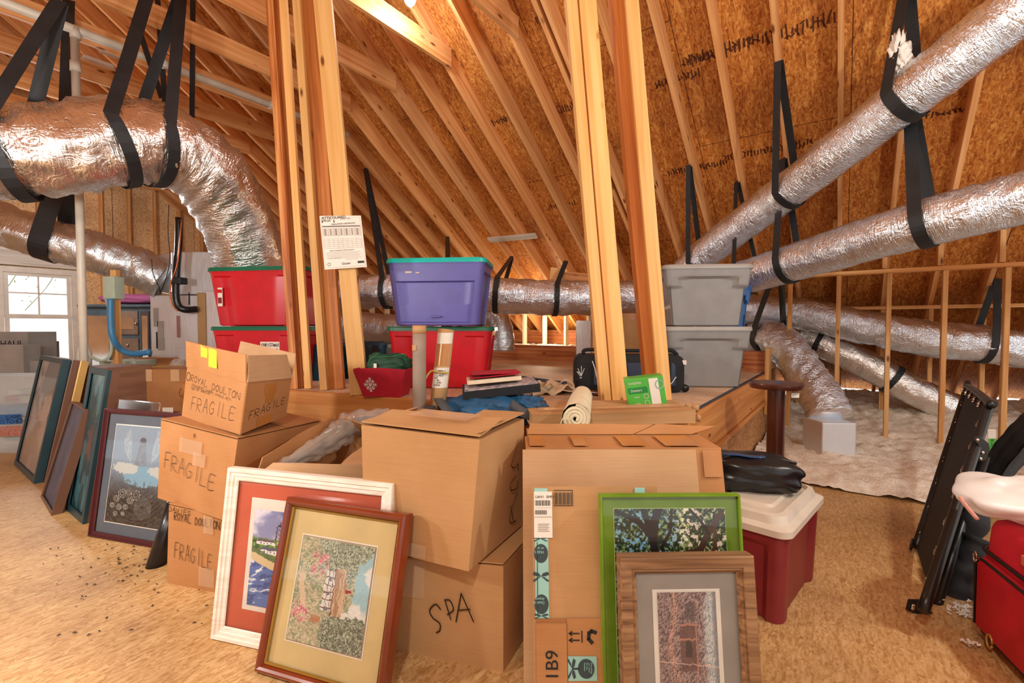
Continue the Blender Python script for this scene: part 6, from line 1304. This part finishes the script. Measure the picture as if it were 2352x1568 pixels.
rod(B0+nn*.01-e*-.03, None or (T0+e*.035), .021) if False else None
MB().tube(catmull([B0+e*.03, (B0+T0)/2+e*.035, T0+e*.035-(T0-B0).normalized()*.05, T0+e*.0+(T0-B0).normalized()*.02, T1-e*.01+(T0-B0).normalized()*.02, T1-e*.03-(T0-B0).normalized()*.06, B1_-e*.02], 9), .02, 16).build('frame_tube', M['blackmetal'], t, smooth=True)
MB().tube([W(2150, 1395, 2.0), W(2205, 1222, 2.14), W(2262, 1050, 2.3)], .019, 16).build('leg_tube', M['blackmetal'], t, smooth=True)
MB().tube(catmull([W(2120, 1392, 2.08), W(2150, 1330, 2.1), W(2172, 1270, 2.12), W(2168, 1245, 2.2)], 6), .017, 16).build('leg_tube', M['blackmetal'], t, smooth=True)
ax = (T0-B0).normalized()
for k in range(7):
    p = B0*(1-(.08+k*.132))+T0*(.08+k*.132)-nn*.012-e*.028; rr_ = .02
    MB().tube([p+ax*rr_*math.cos(a)+e*(.0+rr_*math.sin(a)) for a in [i*math.pi*2/12 for i in range(10)]], .006, 6).build('chrome_ring', M['chrome'], t, smooth=True)
    p = B1_*(1-(.08+k*.132))+T1*(.08+k*.132)-nn*.006; MB().tube([p+ax*rr_*math.cos(a)-e*rr_*math.sin(a) for a in [i*math.pi*2/12 for i in range(10)]], .0035, 6).build('chrome_ring', M['chrome'], t, smooth=True)
for k in range(5):
    p = T1*(1-k*.22)+T0*(k*.22)-ax*.03-nn*.02; MB().tube([p+ax*(-.02+.008*i)+e*.006*math.sin(i*1.9)-nn*.006*math.cos(i*1.9) for i in range(7)], .006, 7).build('chrome_spring', M['chrome'], t, smooth=True)
def plate(name, pts, thick=.012):
    c = sum(pts, V())/len(pts); n = len(pts); vs = [p-nn*.0 for p in pts]+[p+nn*thick for p in pts]; vs = [v-nn*.028 for v in vs]
    o = mk(name, vs, [tuple(range(n)), tuple(range(2*n-1, n-1, -1))]+[(i, n+i, n+(i+1) % n, (i+1) % n) for i in range(n)], M['blackmetal'], t, bevel=.003)
    return o
def rivet(p): blob('rivet', p-nn*.03, (.008, .008, .008), M['chrome'], t, 1, 0, n=10)
def wplate(name, px, Y, th=.012, riv=()):
    P = [W(x, y, Y-.03) for x, y in px]; n = len(P); Q = [p+V((.0, th, 0)) for p in P]
    pl_ = mk(name, P+Q, [tuple(range(n)), tuple(range(2*n-1, n-1, -1))]+[(i, n+i, n+(i+1) % n, (i+1) % n) for i in range(n)], M['blackmetal'], t, bevel=.003)
    for x, y in riv: blob('rivet', W(x, y, Y-.034), (.008, .006, .008), M['chrome'], pl_, 1, 0, n=10)
wplate('hinge_plate', [(2236, 1012), (2240, 1003), (2254, 1003), (2272, 1018), (2275, 1030), (2266, 1056), (2254, 1060), (2243, 1054), (2250, 1030), (2246, 1020)], 2.22, riv=((2245, 1010), (2257, 1039), (2252, 1053)))
wplate('foot_plate', [(2084, 1402), (2090, 1378), (2128, 1378), (2140, 1405), (2158, 1420), (2156, 1431)], 1.96, riv=((2097, 1391), (2096, 1397), (2128, 1394), (2149, 1420)))
plate('foot_plate', [B1_-e*.05+ax*.03, B1_+e*.03+ax*.03, B1_+e*.03-ax*.02, B1_-e*.05-ax*.02])
# quilted mattress folded inside, sweeping up to the right
P0 = [W(2168, 1415, 2.12), W(2225, 1240, 2.2), W(2290, 1110, 2.3), W(2370, 1010, 2.35), W(2450, 950, 2.4), W(2640, 850, 2.5)]; P1_ = [p+wv*.6 for p in P0]
mt = thing('cot_mattress', 'charcoal quilted cot mattress curving up at the right edge', 'mattress', P0[0]); c0, c1 = catmull(P0, 8), catmull(P1_, 8)
vs = []; K = 14
for i, (a, b) in enumerate(zip(c0, c1)):
    tn = (c0[min(i+1, len(c0)-1)]-c0[max(i-1, 0)]).normalized(); nm = tn.cross(wv).normalized()
    for k in range(K+1): vs.append(a+(b-a)*k/K+nm*.012*abs(math.sin(i*.9))*abs(math.sin(k*1.3+.3)))
n0 = len(vs)
vs += [v+nm*.0+V((.0, -.0, -.05))+side*.02 for v in vs]; L = len(c0)
fs = [(i*(K+1)+k, i*(K+1)+k+1, (i+1)*(K+1)+k+1, (i+1)*(K+1)+k) for i in range(L-1) for k in range(K)]; fs += [tuple(n0+j for j in reversed(f)) for f in fs]
fs += [((i+1)*(K+1), i*(K+1), n0+i*(K+1), n0+(i+1)*(K+1)) for i in range(L-1)]+[(k, k+1, n0+k+1, n0+k) for k in range(K)]
mk('quilt', vs, fs, M['mattress'], mt, smooth=True)
MB().tube(catmull([W(2160, 1400, 2.12), W(2195, 1300, 2.14), W(2230, 1210, 2.16), W(2262, 1140, 2.2)], 8), lambda u: .05+.01*math.sin(u*20), 18).build('rolled_edge', M['mattress'], mt, smooth=True)
MB().tube(catmull([W(2185, 1405, 2.06), W(2215, 1320, 2.08), W(2245, 1235, 2.1)], 8), lambda u: .05+.006*math.sin(u*26), 18).build('rolled_edge', M['mattress'], mt, smooth=True)
# red suitcase
t = thing('red_suitcase', 'red nylon suitcase lying at the bottom right corner', 'suitcase', (2.02, 1.5, .001), .0)
cA, cB = G(2240, 1448), G(2346, 1562); fd_ = (cB-cA).normalized(); rzz = math.atan2(fd_.y, fd_.x)
perp = V((-fd_.y, fd_.x, 0)); perp = perp if perp.x > 0 else -perp; L_ = .72; Dd = .46; cen = cA+fd_*L_/2+perp*Dd/2
t.location = (cen.x, cen.y, .001); t.rotation_euler = (0, 0, rzz)
Hs = .475
loft('case_body', [(0, L_*.92, Dd*.9, .05), (.015, L_*.97, Dd*.96, .06), (.05, L_, Dd, .07), (Hs*.72, L_, Dd, .07), (Hs*.74, L_*.985, Dd*.98, .07), (Hs*.92, L_*.97, Dd*.96, .07), (Hs*.97, L_*.94, Dd*.92, .06), (Hs, L_*.86, Dd*.84, .05)], M['redcloth'], t)
for z in (.03, Hs*.73):
    ring = rrect(L_*1.012, Dd*1.012, .07, 6, 1); MB().tube([V((x, y, z)) for x, y in ring+ring[:1]], .007, 8, caps=False).build('black_piping', M['blackmetal'], t, local=True, smooth=True)
loft('front_pocket', [(.05, L_*.82, .03, .014), (.06, L_*.86, .06, .02), (Hs*.66, L_*.86, .06, .02), (Hs*.69, L_*.8, .03, .014)], M['redcloth'], t, off=(0, 0, 0)).location = (0, (-Dd/2 if (Matrix.Rotation(rzz, 3, 'Z') @ V((0, -1, 0))).x < 0 else Dd/2), 0)
o_ = t.children[-1]
TS = WMAT(t)
sgn = -1 if (Matrix.Rotation(rzz, 3, 'Z') @ V((0, -1, 0))).x < 0 else 1
MB().tube([V((x, sgn*(Dd/2+.028), z)) for x, z in ((-L_*.42, .06), (-L_*.43, Hs*.6), (-L_*.38, Hs*.68), (L_*.38, Hs*.68), (L_*.43, Hs*.6), (L_*.42, .06))], .005, 8).build('zipper', M['blackmetal'], t, local=True, smooth=True)
MB().box((-L_*.1, sgn*(Dd/2+.0), Hs*.86), .045, .012, .035).build('brand_badge', M['coral'], t, local=True, bevel=.003)
MB().tube([V((-L_*.28+.018*math.cos(a), sgn*(Dd/2+.03), .05+.024*math.sin(a))) for a in [i*.6 for i in range(11)]], .004, 7).build('zip_pull', M['goldframe'], t, local=True, smooth=True)
MB().tube([V((-L_*.43+.012*math.cos(a), sgn*(Dd/2+.03), Hs*.66+.02*math.sin(a))) for a in [i*.6 for i in range(11)]], .003, 7).build('zip_pull', M['chrome'], t, local=True, smooth=True)
# plastic bag on the suitcase
pb = thing('plastic_bag', 'thin white and pink plastic bag resting on the red suitcase', 'plastic bag', (cen.x, cen.y, Hs))
pc = W(2330, 1150, 1.72); blob('bag_film', (pc.x+.05, pc.y+.02, max(pc.z, Hs+.07)), (.23, .2, .10), M['plasticbag'], pb, 9, .28, 1.7, 1.45, fold=.12, fold_f=3, n=70, rz=.2)
MB().tube(catmull([W(2205, 1140, 1.7), W(2214, 1155, 1.69), W(2245, 1192, 1.67)], 5), .007, 8).build('pink_hem', plain('pink_film', 'e0a090', .5), pb, smooth=True)
# depth marker
t = thing('depth_ruler', 'green and white paper depth marker fixed to the last stud', 'ruler', W(2280, 1040, 4.1)); q = [W(2270, 1042, 4.08), W(2288, 1042, 4.08), W(2287, 985, 4.08), W(2269, 985, 4.08)]
patch('ruler_strip', q, 0, 1, 0, 1, M['paper'], t, 0, .002); gf = patch('green_field', q, 0, 1, 0, .62, M['greenbox'], t, .003)
for i, s_ in enumerate(('20', '19', '18', '17', '16')): fonttext('number', q, s_, .2, .50-.115*i, .032 if i % 2 == 0 else .022, M['black'], gf, .005)
# shreds of insulation on the floor
mb = MB()
for cx, cy, n_, sp in ((2222, 1405, 160, .028), (2225, 1480, 24, .010)):
    for i in range(n_):
        p = G(cx, cy, .01)+V((random.gauss(0, sp), random.gauss(0, sp), abs(random.gauss(0, .01)))); d = V((random.gauss(0, 1), random.gauss(0, 1), random.gauss(0, .6))).normalized()*.007; e_ = d.orthogonal().normalized()*.003; mb.add([p-d-e_, p-d+e_, p+d+e_, p+d-e_], [(0, 1, 2, 3)])
tag(mb.build('insulation_shreds', M['fluff']), 'white insulation shreds on the floor beside the red suitcase', 'insulation', kind='stuff')
# lumber stamps printed on the roof sheathing
for k, (px, py, w_, h_, rot, n_) in enumerate(((1735, 95, 1.15, .12, 0, 34), (1650, 115, .5, .1, 0, 14), (1760, 345, .75, .09, 0, 26), (1600, 385, .6, .09, 0, 22), (1555, 180, .4, .08, 0, 14), (1290, 250, .35, .09, 0, 12), (1140, 280, .3, .09, 0, 10), (1050, 300, .25, .07, 0, 9), (1290, 470, .4, .08, 0, 12), (1240, 40, .1, .1, 0, 4), (2160, 260, .4, .05, 0, 12))):
    p = R(px, py, .24-.018); st_ = []; rnd = random.Random(k)
    Qx, Qy = -Ad, -sl/sl.length
    qd = [p-Qx*w_/2-Qy*h_/2, p+Qx*w_/2-Qy*h_/2, p+Qx*w_/2+Qy*h_/2, p-Qx*w_/2+Qy*h_/2]
    for i in range(n_):
        u = (i+.5)/n_; y0 = rnd.uniform(0, .4); st_.append([(u, y0), (u+rnd.uniform(-.2, .2)/n_, rnd.uniform(.6, 1))]); 
        if rnd.random() < .6: st_.append([(u-.4/n_, rnd.random()), (u+.4/n_, rnd.random())])
    o = scribble('sheathing_stamp', qd, st_, plain('stamp_ink', '5a2c10', .8) if k == 0 else bpy.data.materials['stamp_ink'], None, .012, .004)
    if o: tag(o, 'dark illegible ink stamp printed on the roof sheathing', 'printed stamp', 'sheathing ink stamps')
